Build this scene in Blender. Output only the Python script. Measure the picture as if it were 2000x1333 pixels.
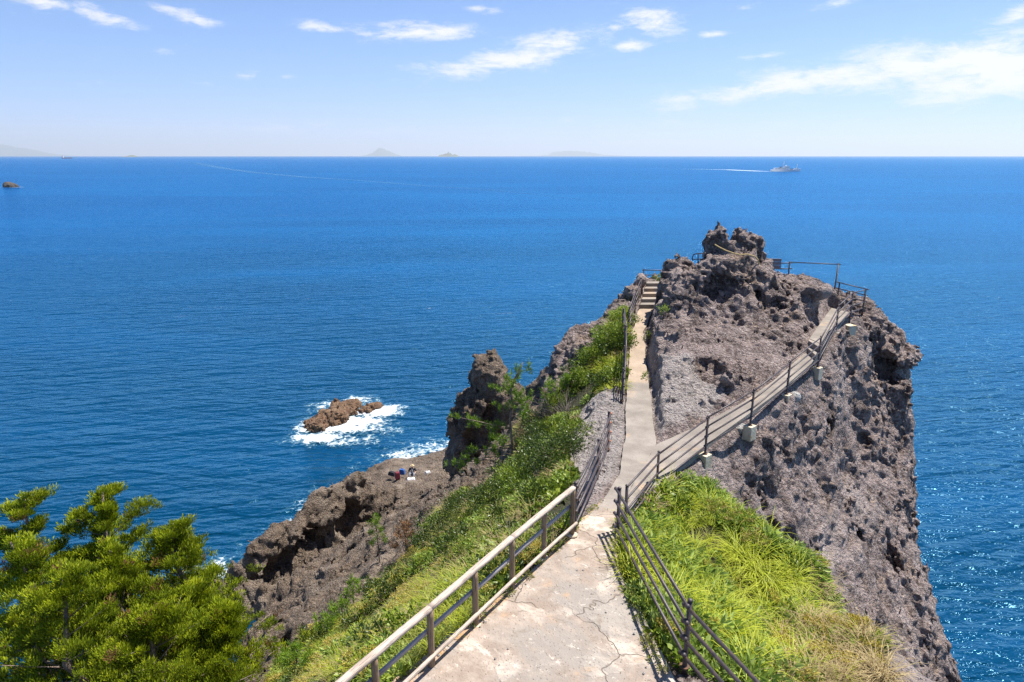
import bpy, bmesh, math, random
import numpy as np
from mathutils import Vector, Matrix

for _o in list(bpy.data.objects):
    bpy.data.objects.remove(_o)
scene = bpy.context.scene
COL = scene.collection
random.seed(7)
RNG = np.random.default_rng(7)
R = math.radians

# ------------------------------------------------------------------ camera
CAM_H = 28.0
FPX = 1333.3
PITCH = math.atan(361.5 / FPX)
cam = bpy.data.cameras.new('camera')
cam.lens = 24.0
cam.sensor_width = 36.0
cam.clip_start = 0.1
cam.clip_end = 200000
camo = bpy.data.objects.new('camera', cam)
COL.objects.link(camo)
camo.location = (0, 0, CAM_H)
camo.rotation_euler = (math.pi / 2 - PITCH, 0, 0)
scene.camera = camo

# ------------------------------------------------------------------ light
SUN_EL, SUN_AZ = 66.5, 58.0          # azimuth from +Y towards +X
sun = bpy.data.lights.new('sun', 'SUN')
sun.energy = 5.0
sun.angle = R(0.53)
sun.color = (1.0, 0.955, 0.89)
suno = bpy.data.objects.new('sun', sun)
COL.objects.link(suno)
_sd = Vector((math.sin(R(SUN_AZ)) * math.cos(R(SUN_EL)), math.cos(R(SUN_AZ)) * math.cos(R(SUN_EL)), math.sin(R(SUN_EL))))
suno.rotation_euler = _sd.to_track_quat('Z', 'Y').to_euler()
suno.location = (20, 10, 80)

scene.view_settings.view_transform = 'Standard'
scene.view_settings.look = 'None'
scene.view_settings.exposure = 1.0
scene.view_settings.gamma = 1.0
scene.view_settings.use_curve_mapping = False
scene.render.engine = 'CYCLES'
scene.cycles.max_bounces = 6
scene.cycles.transparent_max_bounces = 12
scene.cycles.sample_clamp_indirect = 6.0
scene.cycles.use_denoising = True
scene.cycles.denoising_input_passes = 'RGB_ALBEDO_NORMAL'
scene.cycles.denoising_prefilter = 'NONE'
scene.cycles.sample_clamp_direct = 12.0
scene.cycles.use_adaptive_sampling = False


def pix_dir(px, py):
    a = (px - 1000.0) / FPX
    b = (666.5 - py) / FPX
    cp, sp = math.cos(PITCH), math.sin(PITCH)
    return np.array([a, cp + b * sp, -sp + b * cp])


def W(px, py, D):
    """world point on the view line through a photo pixel, D metres below the eye"""
    d = pix_dir(px, py)
    t = D / (-d[2])
    return np.array([d[0] * t, d[1] * t, CAM_H - D])


def WY(px, py, Y):
    """world point on the view line through a photo pixel, Y metres ahead"""
    d = pix_dir(px, py)
    t = Y / d[1]
    return np.array([d[0] * t, Y, CAM_H + d[2] * t])


# ------------------------------------------------------------------ node helpers
class NT:
    def __init__(self, tree):
        self.t = tree
        self.n = tree.nodes
        self.l = tree.links

    def node(self, typ, **kw):
        nd = self.n.new(typ)
        for k, v in kw.items():
            if k.startswith('_'):
                setattr(nd, k[1:], v)
        for k, v in kw.items():
            if not k.startswith('_'):
                key = k
                if key.startswith('i') and key[1:].isdigit():
                    key = int(key[1:])
                else:
                    key = key.replace('__', ' ')
                self.set(nd.inputs[key], v)
        return nd

    def set(self, sock, v):
        if isinstance(v, bpy.types.NodeSocket):
            self.l.new(v, sock)
        elif isinstance(v, bpy.types.Node):
            self.l.new(v.outputs[0], sock)
        else:
            if hasattr(sock.default_value, '__len__') and not hasattr(v, '__len__'):
                v = [v] * len(sock.default_value)
            if hasattr(sock.default_value, '__len__') and len(sock.default_value) == 4 and len(v) == 3:
                v = (*v, 1)
            sock.default_value = v

    def math(self, op, a, b=0.0, c=0.0, clamp=False):
        nd = self.n.new('ShaderNodeMath')
        nd.operation = op
        nd.use_clamp = clamp
        self.set(nd.inputs[0], a)
        self.set(nd.inputs[1], b)
        self.set(nd.inputs[2], c)
        return nd.outputs[0]

    def vmath(self, op, a, b=(0, 0, 0)):
        nd = self.n.new('ShaderNodeVectorMath')
        nd.operation = op
        self.set(nd.inputs[0], a)
        if op == 'SCALE':
            self.set(nd.inputs['Scale'], b)
        else:
            self.set(nd.inputs[1], b)
        return nd.outputs['Value'] if op in ('LENGTH', 'DOT_PRODUCT', 'DISTANCE') else nd.outputs[0]

    def mix(self, f, a, b, blend='MIX'):
        nd = self.n.new('ShaderNodeMix')
        nd.data_type = 'RGBA'
        nd.blend_type = blend
        self.set(nd.inputs[0], f)
        self.set(nd.inputs[6], a)
        self.set(nd.inputs[7], b)
        return nd.outputs[2]

    def ramp(self, f, lo, hi, a=0.0, b=1.0, smooth=True):
        nd = self.n.new('ShaderNodeMapRange')
        nd.interpolation_type = 'SMOOTHSTEP' if smooth else 'LINEAR'
        self.set(nd.inputs[0], f)
        self.set(nd.inputs[1], lo)
        self.set(nd.inputs[2], hi)
        self.set(nd.inputs[3], a)
        self.set(nd.inputs[4], b)
        return nd.outputs[0]

    def noise(self, vec, scale, detail=4, rough=0.55, dist=0.0, typ='FBM'):
        nd = self.n.new('ShaderNodeTexNoise')
        try:
            nd.noise_type = typ
        except Exception:
            pass
        self.set(nd.inputs['Vector'], vec)
        nd.inputs['Scale'].default_value = scale
        nd.inputs['Detail'].default_value = detail
        nd.inputs['Roughness'].default_value = rough
        nd.inputs['Distortion'].default_value = dist
        return nd.outputs[0]

    def voro(self, vec, scale, feature='F1', rnd=1.0):
        nd = self.n.new('ShaderNodeTexVoronoi')
        nd.feature = feature
        self.set(nd.inputs['Vector'], vec)
        nd.inputs['Scale'].default_value = scale
        nd.inputs['Randomness'].default_value = rnd
        return nd.outputs['Distance']

    def bump(self, height, dist, strength=1.0, normal=None):
        nd = self.n.new('ShaderNodeBump')
        nd.inputs['Strength'].default_value = strength
        nd.inputs['Distance'].default_value = dist
        self.set(nd.inputs['Height'], height)
        if normal is not None:
            self.set(nd.inputs['Normal'], normal)
        return nd.outputs[0]


MATS = {}


def new_mat(name):
    m = bpy.data.materials.new(name)
    m.use_nodes = True
    nt = NT(m.node_tree)
    bsdf = m.node_tree.nodes['Principled BSDF']
    MATS[name] = m
    return m, nt, bsdf


def simple_mat(name, col, rough=0.6, metal=0.0, nscale=8.0, var=0.25, bump=0.0, bscale=60.0, col2=None, spec=0.5):
    m, nt, b = new_mat(name)
    tc = nt.node('ShaderNodeTexCoord').outputs['Object']
    n1 = nt.noise(tc, nscale, 5, 0.6)
    c2 = col2 if col2 is not None else tuple(c * (1 - var) for c in col)
    nt.set(b.inputs['Base Color'], nt.mix(nt.ramp(n1, 0.35, 0.65), col, c2))
    b.inputs['Roughness'].default_value = rough
    b.inputs['Metallic'].default_value = metal
    b.inputs['Specular IOR Level'].default_value = spec
    if bump:
        nt.set(b.inputs['Normal'], nt.bump(nt.noise(tc, bscale, 4, 0.6), bump))
    return m


# ------------------------------------------------------------------ sky
world = bpy.data.worlds.new('World')
scene.world = world
world.use_nodes = True
wn = NT(world.node_tree)
bg = world.node_tree.nodes['Background']
sky = wn.node('ShaderNodeTexSky')
sky.sky_type = 'NISHITA'
sky.sun_disc = False
sky.sun_elevation = R(SUN_EL)
sky.sun_rotation = R(SUN_AZ)
sky.altitude = 0
sky.air_density = 0.75
sky.dust_density = 0.0
sky.ozone_density = 6.0
gen = wn.node('ShaderNodeTexCoord').outputs['Generated']
sep = wn.node('ShaderNodeSeparateXYZ')
wn.set(sep.inputs[0], gen)
az = wn.math('ARCTAN2', sep.outputs[0], sep.outputs[1])
el = wn.math('ARCSINE', sep.outputs[2])
comb = wn.node('ShaderNodeCombineXYZ')
wn.set(comb.inputs[0], az)
wn.set(comb.inputs[1], el)
ae = comb.outputs[0]


def cloud_ae(px, py):
    d = pix_dir(px, py)
    return math.atan2(d[0], d[1]), math.asin(d[2] / np.linalg.norm(d))


# (centre px, half sizes px, tilt deg, weight): the cloud banks of the photograph as directions on the sky dome
CLOUDS = [
    (1790, 128, 420, 52, 6, 1.05), (1560, 160, 320, 32, 9, 1.0), (1960, 140, 300, 66, 4, 1.1), (1360, 193, 140, 13, 4, 0.85), (1900, 185, 200, 22, 5, 0.75), (1480, 112, 60, 9, 4, 0.7),
    (1000, 118, 210, 28, 9, 1.0), (1090, 82, 110, 26, 7, 1.0), (900, 130, 120, 14, 2, 0.85),
    (820, 62, 165, 22, 1, 1.0), (630, 55, 70, 12, -6, 0.8),
    (1275, 42, 75, 32, -8, 1.0), (1228, 90, 48, 14, 2, 0.9), (1395, 66, 36, 9, 0, 0.85), (1200, 54, 26, 9, 0, 0.7), (1455, 15, 28, 9, 0, 0.7), (935, 17, 26, 9, 0, 0.8), (965, 20, 22, 8, 0, 0.7),
    (365, 32, 82, 15, -12, 0.95), (200, 32, 85, 20, -14, 0.9), (85, 5, 75, 18, -4, 1.0), (240, 52, 50, 10, -10, 0.6),
    (318, 102, 30, 9, 0, 0.65), (485, 146, 52, 12, -3, 0.62), (405, 162, 28, 6, 0, 0.55), (560, 150, 26, 6, 0, 0.45),
    (1630, 8, 60, 12, 10, 0.65), (1985, 28, 45, 18, 4, 0.9), (1110, 234, 50, 8, 0, 0.5), (1330, 240, 90, 15, 0, 0.5), (560, 250, 330, 22, -2, 0.42), (740, 237, 30, 8, 0, 0.4),
    (1500, 246, 260, 16, -1, 0.3), (1840, 220, 120, 12, 0, 0.35),
]
mask = None
for (cx, cy, hx, hy, tilt, wgt) in CLOUDS:
    a0, e0 = cloud_ae(cx, cy)
    a1, _ = cloud_ae(cx + 10, cy)
    _, e1 = cloud_ae(cx, cy - 10)
    sx = abs(a1 - a0) / 10 * hx
    sy = abs(e1 - e0) / 10 * hy
    mp = wn.node('ShaderNodeMapping')
    mp.vector_type = 'TEXTURE'
    wn.set(mp.inputs['Vector'], ae)
    mp.inputs['Location'].default_value = (a0, e0, 0)
    mp.inputs['Rotation'].default_value = (0, 0, R(tilt))
    mp.inputs['Scale'].default_value = (sx * 1.7, sy * 1.7, 1)
    ln = wn.vmath('LENGTH', mp.outputs[0])
    v = wn.ramp(ln, 0.0, 1.0, wgt, 0.0, smooth=True)
    mask = v if mask is None else wn.math('MAXIMUM', mask, v)
# generic broken cloud everywhere else on the dome (outside the field of view it is all there is)
sc1 = wn.node('ShaderNodeMapping')
wn.set(sc1.inputs['Vector'], ae)
sc1.inputs['Scale'].default_value = (1.0, 3.2, 1.0)
warp = wn.node('ShaderNodeTexNoise')
wn.set(warp.inputs['Vector'], sc1.outputs[0])
warp.inputs['Scale'].default_value = 14
warp.inputs['Detail'].default_value = 4
wv = wn.vmath('ADD', sc1.outputs[0], wn.vmath('SCALE', wn.vmath('SUBTRACT', warp.outputs['Color'], (0.5, 0.5, 0.5)), 0.05))
n_big = wn.noise(wv, 16, 8, 0.62)
n_fine = wn.noise(wv, 70, 9, 0.72)
nn = wn.math('ADD', wn.math('MULTIPLY', n_big, 0.62), wn.math('MULTIPLY', n_fine, 0.38))
dens = wn.math('ADD', mask, wn.math('MULTIPLY', wn.math('SUBTRACT', nn, 0.5), 3.6))
dens = wn.ramp(dens, 0.26, 1.18)
dens = wn.math('MULTIPLY', dens, wn.math('MULTIPLY_ADD', mask, 0.75, 0.3), clamp=True)
generic = wn.ramp(wn.noise(sc1.outputs[0], 5, 7, 0.6), 0.60, 0.85, 0.0, 0.5)
generic = wn.math('MULTIPLY', generic, wn.ramp(el, 0.22, 0.34))
dens = wn.math('MAXIMUM', dens, generic)
# sea air low over the horizon: paler and a touch more violet than the clear-air model
low = wn.mix(wn.ramp(el, -0.01, 0.16), (0.86, 0.82, 1.06), (1.02, 1.05, 1.17))
skycol = wn.mix(1.0, sky.outputs[0], low, 'MULTIPLY')
SKY_STRENGTH = 0.073
cloudcol = (6.9, 6.95, 7.2)
final = wn.mix(dens, skycol, cloudcol)
wn.set(bg.inputs['Color'], final)
bg.inputs['Strength'].default_value = SKY_STRENGTH

# ------------------------------------------------------------------ mesh helpers
def tag(o, label=None, cat=None, group=None, kind=None):
    if label:
        o['label'] = label
    if cat:
        o['category'] = cat
    if group:
        o['group'] = group
    if kind:
        o['kind'] = kind
    return o


def empty(name, loc):
    o = bpy.data.objects.new(name, None)
    COL.objects.link(o)
    o.location = loc
    o.empty_display_size = 0.2
    return o


def origin_of(o):
    v = Vector((0, 0, 0))
    while o is not None:
        v += o.location
        o = o.parent
    return v


def np_mesh(name, verts, quads=None, tris=None, smooth=True):
    me = bpy.data.meshes.new(name)
    verts = np.asarray(verts, dtype=np.float32)
    me.vertices.add(len(verts))
    me.vertices.foreach_set('co', verts.ravel())
    loops, starts, totals = [], [], []
    off = 0
    if quads is not None and len(quads):
        q = np.asarray(quads, dtype=np.int32)
        loops.append(q.ravel())
        starts.append(np.arange(len(q), dtype=np.int32) * 4)
        totals.append(np.full(len(q), 4, dtype=np.int32))
        off = q.size
    if tris is not None and len(tris):
        t = np.asarray(tris, dtype=np.int32)
        loops.append(t.ravel())
        starts.append(off + np.arange(len(t), dtype=np.int32) * 3)
        totals.append(np.full(len(t), 3, dtype=np.int32))
    lp = np.concatenate(loops)
    st = np.concatenate(starts)
    me.loops.add(len(lp))
    me.loops.foreach_set('vertex_index', lp)
    me.polygons.add(len(st))
    me.polygons.foreach_set('loop_start', st)
    me.update(calc_edges=True)
    me.validate()
    me.polygons.foreach_set('use_smooth', np.full(len(me.polygons), bool(smooth)))
    me.update()
    return me


def add_attr(me, name, values):
    a = me.attributes.new(name, 'FLOAT', 'POINT')
    a.data.foreach_set('value', np.asarray(values, dtype=np.float32))


def link_mesh(name, me, mat, parent=None):
    o = bpy.data.objects.new(name, me)
    COL.objects.link(o)
    if mat is not None and not me.materials:
        me.materials.append(MATS[mat] if isinstance(mat, str) else mat)
    if parent is not None:
        o.parent = parent
    return o


class MB:
    """collects shapes in world space; build() links them as one mesh object"""

    def __init__(self):
        self.v, self.q, self.t = [], [], []
        self.n = 0

    def raw(self, v, q=(), t=()):
        v = np.asarray(v, dtype=float)
        if len(q):
            self.q.append(np.asarray(q) + self.n)
        if len(t):
            self.t.append(np.asarray(t) + self.n)
        self.v.append(v)
        self.n += len(v)
        return self

    def path(self, pts, rad, sides=8, cap=True, jitter=0.0):
        pts = [np.asarray(p, dtype=float) for p in pts]
        n = len(pts)
        rad = [rad] * n if not hasattr(rad, '__len__') else rad
        up = np.array([0, 0, 1.0])
        t0 = pts[-1] - pts[0]
        if abs(t0[2]) > 0.9 * np.linalg.norm(t0):
            up = np.array([0.0, 1.0, 0.0])
        vs, qs, ts = [], [], []
        for i, p in enumerate(pts):
            d = pts[min(i + 1, n - 1)] - pts[max(i - 1, 0)]
            d = d / (np.linalg.norm(d) + 1e-9)
            a = np.cross(d, up)
            a /= (np.linalg.norm(a) + 1e-9)
            b = np.cross(a, d)
            for k in range(sides):
                th = 2 * math.pi * k / sides
                rr = rad[i] * (1 + (random.uniform(-jitter, jitter) if jitter else 0))
                vs.append(p + rr * (math.cos(th) * a + math.sin(th) * b))
        for i in range(n - 1):
            for k in range(sides):
                k2 = (k + 1) % sides
                qs.append((i * sides + k, i * sides + k2, (i + 1) * sides + k2, (i + 1) * sides + k))
        if cap:
            vs.append(pts[0])
            vs.append(pts[-1])
            c0, c1 = n * sides, n * sides + 1
            for k in range(sides):
                k2 = (k + 1) % sides
                ts.append((c0, k2, k))
                ts.append((c1, (n - 1) * sides + k, (n - 1) * sides + k2))
        return self.raw(vs, qs, ts)

    def box(self, c, ax, ay, az, taper=1.0):
        """oriented box: centre, three half vectors; taper scales the top"""
        c, ax, ay, az = [np.asarray(x, dtype=float) for x in (c, ax, ay, az)]
        vs = []
        for sz in (-1, 1):
            f = taper if sz > 0 else 1.0
            for sx, sy in ((-1, -1), (1, -1), (1, 1), (-1, 1)):
                vs.append(c + f * sx * ax + f * sy * ay + sz * az)
        qs = [(3, 2, 1, 0), (4, 5, 6, 7), (0, 1, 5, 4), (1, 2, 6, 5), (2, 3, 7, 6), (3, 0, 4, 7)]
        return self.raw(vs, qs)

    def ball(self, c, r, nu=10, nv=6):
        c = np.asarray(c, dtype=float)
        r = np.asarray([r] * 3 if not hasattr(r, '__len__') else r, dtype=float)
        vs = [c + r * np.array([0, 0, -1.0])]
        for i in range(1, nv):
            ph = -math.pi / 2 + math.pi * i / nv
            for k in range(nu):
                th = 2 * math.pi * k / nu
                vs.append(c + r * np.array([math.cos(ph) * math.cos(th), math.cos(ph) * math.sin(th), math.sin(ph)]))
        vs.append(c + r * np.array([0, 0, 1.0]))
        qs, ts = [], []
        for k in range(nu):
            k2 = (k + 1) % nu
            ts.append((0, 1 + k2, 1 + k))
            for i in range(nv - 2):
                a = 1 + i * nu
                qs.append((a + k, a + k2, a + nu + k2, a + nu + k))
            ts.append((len(vs) - 1, 1 + (nv - 2) * nu + k, 1 + (nv - 2) * nu + k2))
        return self.raw(vs, qs, ts)

    def build(self, name, mat, parent=None, smooth=True, bevel=0.0, auto=None):
        v = np.concatenate(self.v)
        if parent is not None:
            v = v - np.array(origin_of(parent))
        me = np_mesh(name, v, np.concatenate(self.q) if self.q else None, np.concatenate(self.t) if self.t else None, smooth)
        if bevel > 0:
            bm = bmesh.new()
            bm.from_mesh(me)
            bmesh.ops.bevel(bm, geom=bm.edges[:], offset=bevel, segments=2, affect='EDGES', profile=0.6)
            bm.to_mesh(me)
            bm.free()
            me.polygons.foreach_set('use_smooth', np.full(len(me.polygons), False))
        o = link_mesh(name, me, mat, parent)
        return o


# ------------------------------------------------------------------ value noise (numpy)
_TAB = np.random.default_rng(11).random((64, 64, 64)).astype(np.float32)


def vnoise(p, freq, seed=0):
    """smooth value noise in -1..1 at points p (N,3)"""
    q = p * freq + np.array([seed * 17.31, seed * 7.77, seed * 3.19])
    a = 0.6
    x = q[:, 0] * math.cos(a) - q[:, 1] * math.sin(a)
    y = q[:, 0] * math.sin(a) + q[:, 1] * math.cos(a)
    z = q[:, 2] * 0.98 + 0.17 * x
    out = np.zeros(len(p), dtype=np.float32)
    fi = []
    ii = []
    for c in (x, y, z):
        f = np.floor(c)
        t = (c - f).astype(np.float32)
        fi.append(t * t * (3 - 2 * t))
        ii.append(f.astype(np.int64) & 63)
    x0, y0, z0 = ii
    x1, y1, z1 = (x0 + 1) & 63, (y0 + 1) & 63, (z0 + 1) & 63
    fx, fy, fz = fi
    c00 = _TAB[x0, y0, z0] * (1 - fx) + _TAB[x1, y0, z0] * fx
    c10 = _TAB[x0, y1, z0] * (1 - fx) + _TAB[x1, y1, z0] * fx
    c01 = _TAB[x0, y0, z1] * (1 - fx) + _TAB[x1, y0, z1] * fx
    c11 = _TAB[x0, y1, z1] * (1 - fx) + _TAB[x1, y1, z1] * fx
    out = (c00 * (1 - fy) + c10 * fy) * (1 - fz) + (c01 * (1 - fy) + c11 * fy) * fz
    return out * 2 - 1


def sstep(x, a, b):
    t = np.clip((x - a) / (b - a), 0, 1)
    return t * t * (3 - 2 * t)


def rock_relief(p, k=1.0, fine=True):
    """lava-like relief in metres: knobs with creases, pits, grit"""
    w = np.stack([vnoise(p, 1.9 / k, 31), vnoise(p, 1.9 / k, 32), vnoise(p, 1.9 / k, 33)], 1) * (0.16 * k)
    q = p + w
    d = 0.24 * k * (np.abs(vnoise(q, 0.5 / k, 1)) * 2 - 0.62)
    d += 0.10 * k * (0.62 - np.abs(vnoise(q, 1.0 / k, 2)) * 2)
    d += 0.10 * k * (np.abs(vnoise(q, 2.1 / k, 3)) * 2 - 0.62)
    d -= 0.30 * k * sstep(vnoise(q, 0.9 / k, 4), 0.58, 0.85)
    if fine:
        d += 0.095 * (np.abs(vnoise(q, 3.7, 5)) * 2 - 0.62)
        d -= 0.12 * sstep(vnoise(p, 3.0, 6), 0.42, 0.7)
        d += 0.085 * (np.abs(vnoise(p, 6.1, 7)) * 2 - 0.62)
        d -= 0.07 * sstep(vnoise(p, 6.6, 8), 0.2, 0.55)
    return d


def surface_nets(F, org, h):
    S = F > 0
    nx, ny, nz = F.shape
    cnt = np.zeros((nx - 1, ny - 1, nz - 1), dtype=np.uint8)
    offs = [(i, j, k) for i in (0, 1) for j in (0, 1) for k in (0, 1)]
    for (i, j, k) in offs:
        cnt += S[i:nx - 1 + i, j:ny - 1 + j, k:nz - 1 + k]
    act = (cnt > 0) & (cnt < 8)
    idx = np.argwhere(act)
    vid = np.full(act.shape, -1, dtype=np.int32)
    vid[act] = np.arange(len(idx), dtype=np.int32)
    vals = np.stack([F[idx[:, 0] + i, idx[:, 1] + j, idx[:, 2] + k] for (i, j, k) in offs], axis=1).astype(np.float64)
    acc = np.zeros((len(idx), 3))
    num = np.zeros(len(idx))
    oo = np.array(offs, dtype=float)
    for a in range(8):
        for b in range(a + 1, 8):
            if np.abs(oo[a] - oo[b]).sum() != 1:
                continue
            va, vb = vals[:, a], vals[:, b]
            m = (va > 0) != (vb > 0)
            t = np.where(m, va / np.where(m, va - vb, 1), 0)
            acc += m[:, None] * (oo[a] + t[:, None] * (oo[b] - oo[a]))
            num += m
    pos = (idx + acc / num[:, None]) * h + np.asarray(org)
    quads = []
    for ax in range(3):
        sl0 = [slice(None)] * 3
        sl1 = [slice(None)] * 3
        sl0[ax] = slice(0, -1)
        sl1[ax] = slice(1, None)
        a, b = S[tuple(sl0)], S[tuple(sl1)]
        e = np.argwhere(a != b)
        u, w = (ax + 1) % 3, (ax + 2) % 3
        ok = (e[:, u] > 0) & (e[:, w] > 0) & (e[:, u] < F.shape[u] - 1) & (e[:, w] < F.shape[w] - 1)
        e = e[ok]
        inside = a[e[:, 0], e[:, 1], e[:, 2]]
        c = []
        for du, dw in ((1, 1), (0, 1), (0, 0), (1, 0)):
            q = e.copy()
            q[:, u] -= du
            q[:, w] -= dw
            c.append(vid[q[:, 0], q[:, 1], q[:, 2]])
        q = np.stack(c, axis=1)
        q[~inside] = q[~inside][:, ::-1]
        quads.append(q)
    return pos, np.concatenate(quads)


def drop_crumbs(pos, quads, least=260):
    """remove loose bits that float free of the main rock"""
    lab = np.arange(len(pos))
    e = np.concatenate([quads[:, [0, 1]], quads[:, [1, 2]], quads[:, [2, 3]], quads[:, [3, 0]]])
    for _ in range(200):
        m_ = np.minimum(lab[e[:, 0]], lab[e[:, 1]])
        old = lab.copy()
        np.minimum.at(lab, e[:, 0], m_)
        np.minimum.at(lab, e[:, 1], m_)
        lab = np.minimum(lab, lab[lab])
        lab = lab[lab]
        if (lab == old).all():
            break
    cnt = np.bincount(lab, minlength=len(pos))
    keep = cnt[lab] >= least
    idx = np.cumsum(keep) - 1
    q = quads[keep[quads].all(1)]
    return pos[keep], idx[q]


# ------------------------------------------------------------------ the lie of the land
def interp_pts(pts, n):
    pts = np.array(pts, dtype=float)
    s = np.concatenate([[0], np.cumsum(np.linalg.norm(np.diff(pts, axis=0), axis=1))])
    t = np.linspace(0, s[-1], n)
    return np.stack([np.interp(t, s, pts[:, k]) for k in range(3)], axis=1)


def PL(*pts):
    return [W(*p) for p in pts]


PLAT_L = [np.array([-4.3, 2.2, 20.9]), np.array([-3.0, 5.0, 20.82])] + PL((770, 1333, 7.2), (900, 1228, 7.2), (1010, 1138, 7.2), (1112, 1052, 7.25), (1150, 1000, 7.4), (1178, 975, 7.6))
PLAT_R = [np.array([4.2, 2.2, 20.9]), np.array([3.6, 5.0, 20.82])] + PL((1315, 1333, 7.2), (1275, 1240, 7.2), (1238, 1170, 7.2), (1207, 1100, 7.25), (1205, 1055, 7.3), (1222, 975, 7.6))
PATH_L = PL((1178, 975, 7.6), (1208, 930, 7.8), (1222, 850, 7.9), (1224, 780, 7.75), (1229, 700, 7.35), (1235, 648, 7.0), (1249, 603, 6.7))
PATH_R = PL((1222, 975, 7.6), (1248, 925, 7.8), (1281, 868, 7.9), (1271, 780, 7.75), (1261, 700, 7.35), (1257, 648, 7.0), (1277, 603, 6.7))
RAMP_I = PL((1222, 975, 7.6), (1248, 925, 7.8), (1283, 868, 7.9), (1372, 829, 7.7), (1452, 786, 7.4), (1510, 745, 7.2), (1574, 688, 7.0))
RAMP_O = PL((1228, 1003, 7.6), (1262, 965, 7.8), (1327, 918, 7.9), (1400, 854, 7.7), (1470, 804, 7.4), (1527, 761, 7.2), (1592, 704, 7.0))
RAMP2_I = PL((1581, 662, 6.6), (1602, 632, 6.5), (1624, 602, 6.4))
RAMP2_O = PL((1609, 674, 6.6), (1634, 644, 6.5), (1658, 611, 6.4))
STEP_TOP = [W(1264, 551, 5.9), W(1296, 551, 5.9)]

RIBBONS = [(PLAT_L, PLAT_R), (PATH_L, PATH_R), (RAMP_I, RAMP_O), (RAMP2_I, RAMP2_O), ([RAMP_I[-1], RAMP2_I[0]], [RAMP_O[-1], RAMP2_O[0]]),
           ([PATH_L[-1], STEP_TOP[0]], [PATH_R[-1], STEP_TOP[1]])]


def face_D(px, py, d0=8.0, slope=55.0):
    """depth below the eye of the cliff face under the ramp (a tilted plane through the ramp)"""
    d = pix_dir(px, py)
    k = math.tan(R(slope))
    n = np.array([0.762, -0.648])
    # D = t*-dz ; dist = n.(t*dxy - p0)
    p0 = np.array([3.9, 16.0])
    t = (d0 - k * n.dot(p0)) / (-d[2] - k * n.dot(d[:2]))
    return -d[2] * t


CP = []
for a_, b_ in RIBBONS:
    A = interp_pts(a_, 8)
    B = interp_pts(b_, 8)
    for p, q in zip(A, B):
        CP.append(tuple((p + q) / 2 - np.array([0, 0, 0.08])))
# wedge of rock between path and ramp, and the summit
for p in [(1300, 840, 7.55), (1350, 800, 7.3), (1300, 760, 7.25), (1350, 735, 6.95), (1400, 740, 6.95), (1440, 700, 6.6), (1300, 690, 6.6), (1340, 650, 6.35), (1400, 640, 6.2),
          (1480, 690, 6.7), (1540, 650, 6.35), (1296, 640, 6.1), (1330, 590, 5.6), (1400, 605, 5.85), (1308, 560, 5.1), (1312, 525, 4.6), (1330, 518, 4.45), (1358, 528, 4.6),
          (1392, 508, 4.0), (1440, 505, 3.95), (1478, 508, 4.05), (1470, 540, 4.6), (1498, 548, 4.8), (1522, 552, 4.9), (1440, 600, 5.75), (1520, 600, 5.85), (1550, 556, 5.0), (1600, 556, 5.1), (1614, 585, 5.7),
          (1580, 620, 6.1), (1540, 575, 5.3)]:
    CP.append(tuple(W(*p)))
# shoulder that carries the ramp and its footings
for a_, b_ in ((RAMP_I, RAMP_O), (RAMP2_I, RAMP2_O)):
    A = interp_pts(a_, 22)
    B = interp_pts(b_, 22)
    for p, q in list(zip(A, B))[(6 if a_ is RAMP_I else 0)::(1 if a_ is RAMP_I else 3)]:
        o_ = (q - p) / np.linalg.norm((q - p)[:2])
        CP.append((q[0] + o_[0] * 0.45, q[1] + o_[1] * 0.45, q[2] - 0.60))
# platform with the bench behind the summit, back of the headland
CP += [(10.5, 30.6, 23.0), (12, 31.2, 22.3), (14, 31, 22.3), (15.8, 30.6, 21.8), (13, 33.0, 22.0), (16.4, 31.8, 21.0), (11, 34.5, 21.5), (8.4, 33.5, 22.0), (7.2, 34.4, 21.6), (7.0, 36.0, 18), (12, 36.0, 17), (16.5, 34, 16), (18, 33, 14),
       (7.5, 38.5, 6), (12, 38.2, 4), (17, 37, 3), (20.5, 34, 3), (12, 40.5, -2), (18, 39.5, -3), (22.5, 35, -3)]
# left of the path
for p in [(1246, 542, 5.85), (1236, 560, 6.1), (1215, 580, 6.35), (1190, 612, 6.9), (1162, 634, 7.2), (1130, 672, 7.75), (1118, 692, 8.1), (1128, 725, 8.9), (1185, 670, 7.35), (1205, 640, 6.95), (1190, 735, 7.85), (1210, 720, 7.5), (1150, 758, 8.4),
          (1100, 785, 9.2), (1072, 772, 9.1), (1182, 775, 7.75), (1160, 795, 7.7), (1205, 850, 7.75), (1205, 800, 7.65), (1140, 880, 8.1), (1180, 895, 7.75), (1160, 945, 7.65), (1120, 930, 8.1), (1100, 850, 9.0), (1050, 850, 10.1),
          (1040, 810, 9.8), (1000, 850, 11.2), (980, 900, 11.3), (950, 960, 11.1), (1040, 930, 9.3), (900, 960, 13.4), (862, 965, 16.0), (850, 1000, 15.5), (800, 1080, 14.6), (900, 1060, 10.9), (1000, 1020, 8.8),
          (1080, 985, 8.0), (1060, 1050, 7.55), (960, 1130, 7.7), (880, 1195, 7.9), (770, 1290, 7.9), (700, 1345, 8.2), (850, 1160, 9.3), (750, 1180, 12.3), (650, 1250, 14.5), (700, 1270, 11.2), (650, 1150, 18.6), (560, 1250, 18.5), (530, 1333, 16), (600, 1333, 13),
          (800, 1000, 21.0), (850, 955, 22.0), (700, 1120, 20.0), (620, 1150, 22.0), (545, 1220, 23.5), (512, 1290, 22.0)]:
    CP.append(tuple(W(*p)))
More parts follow.
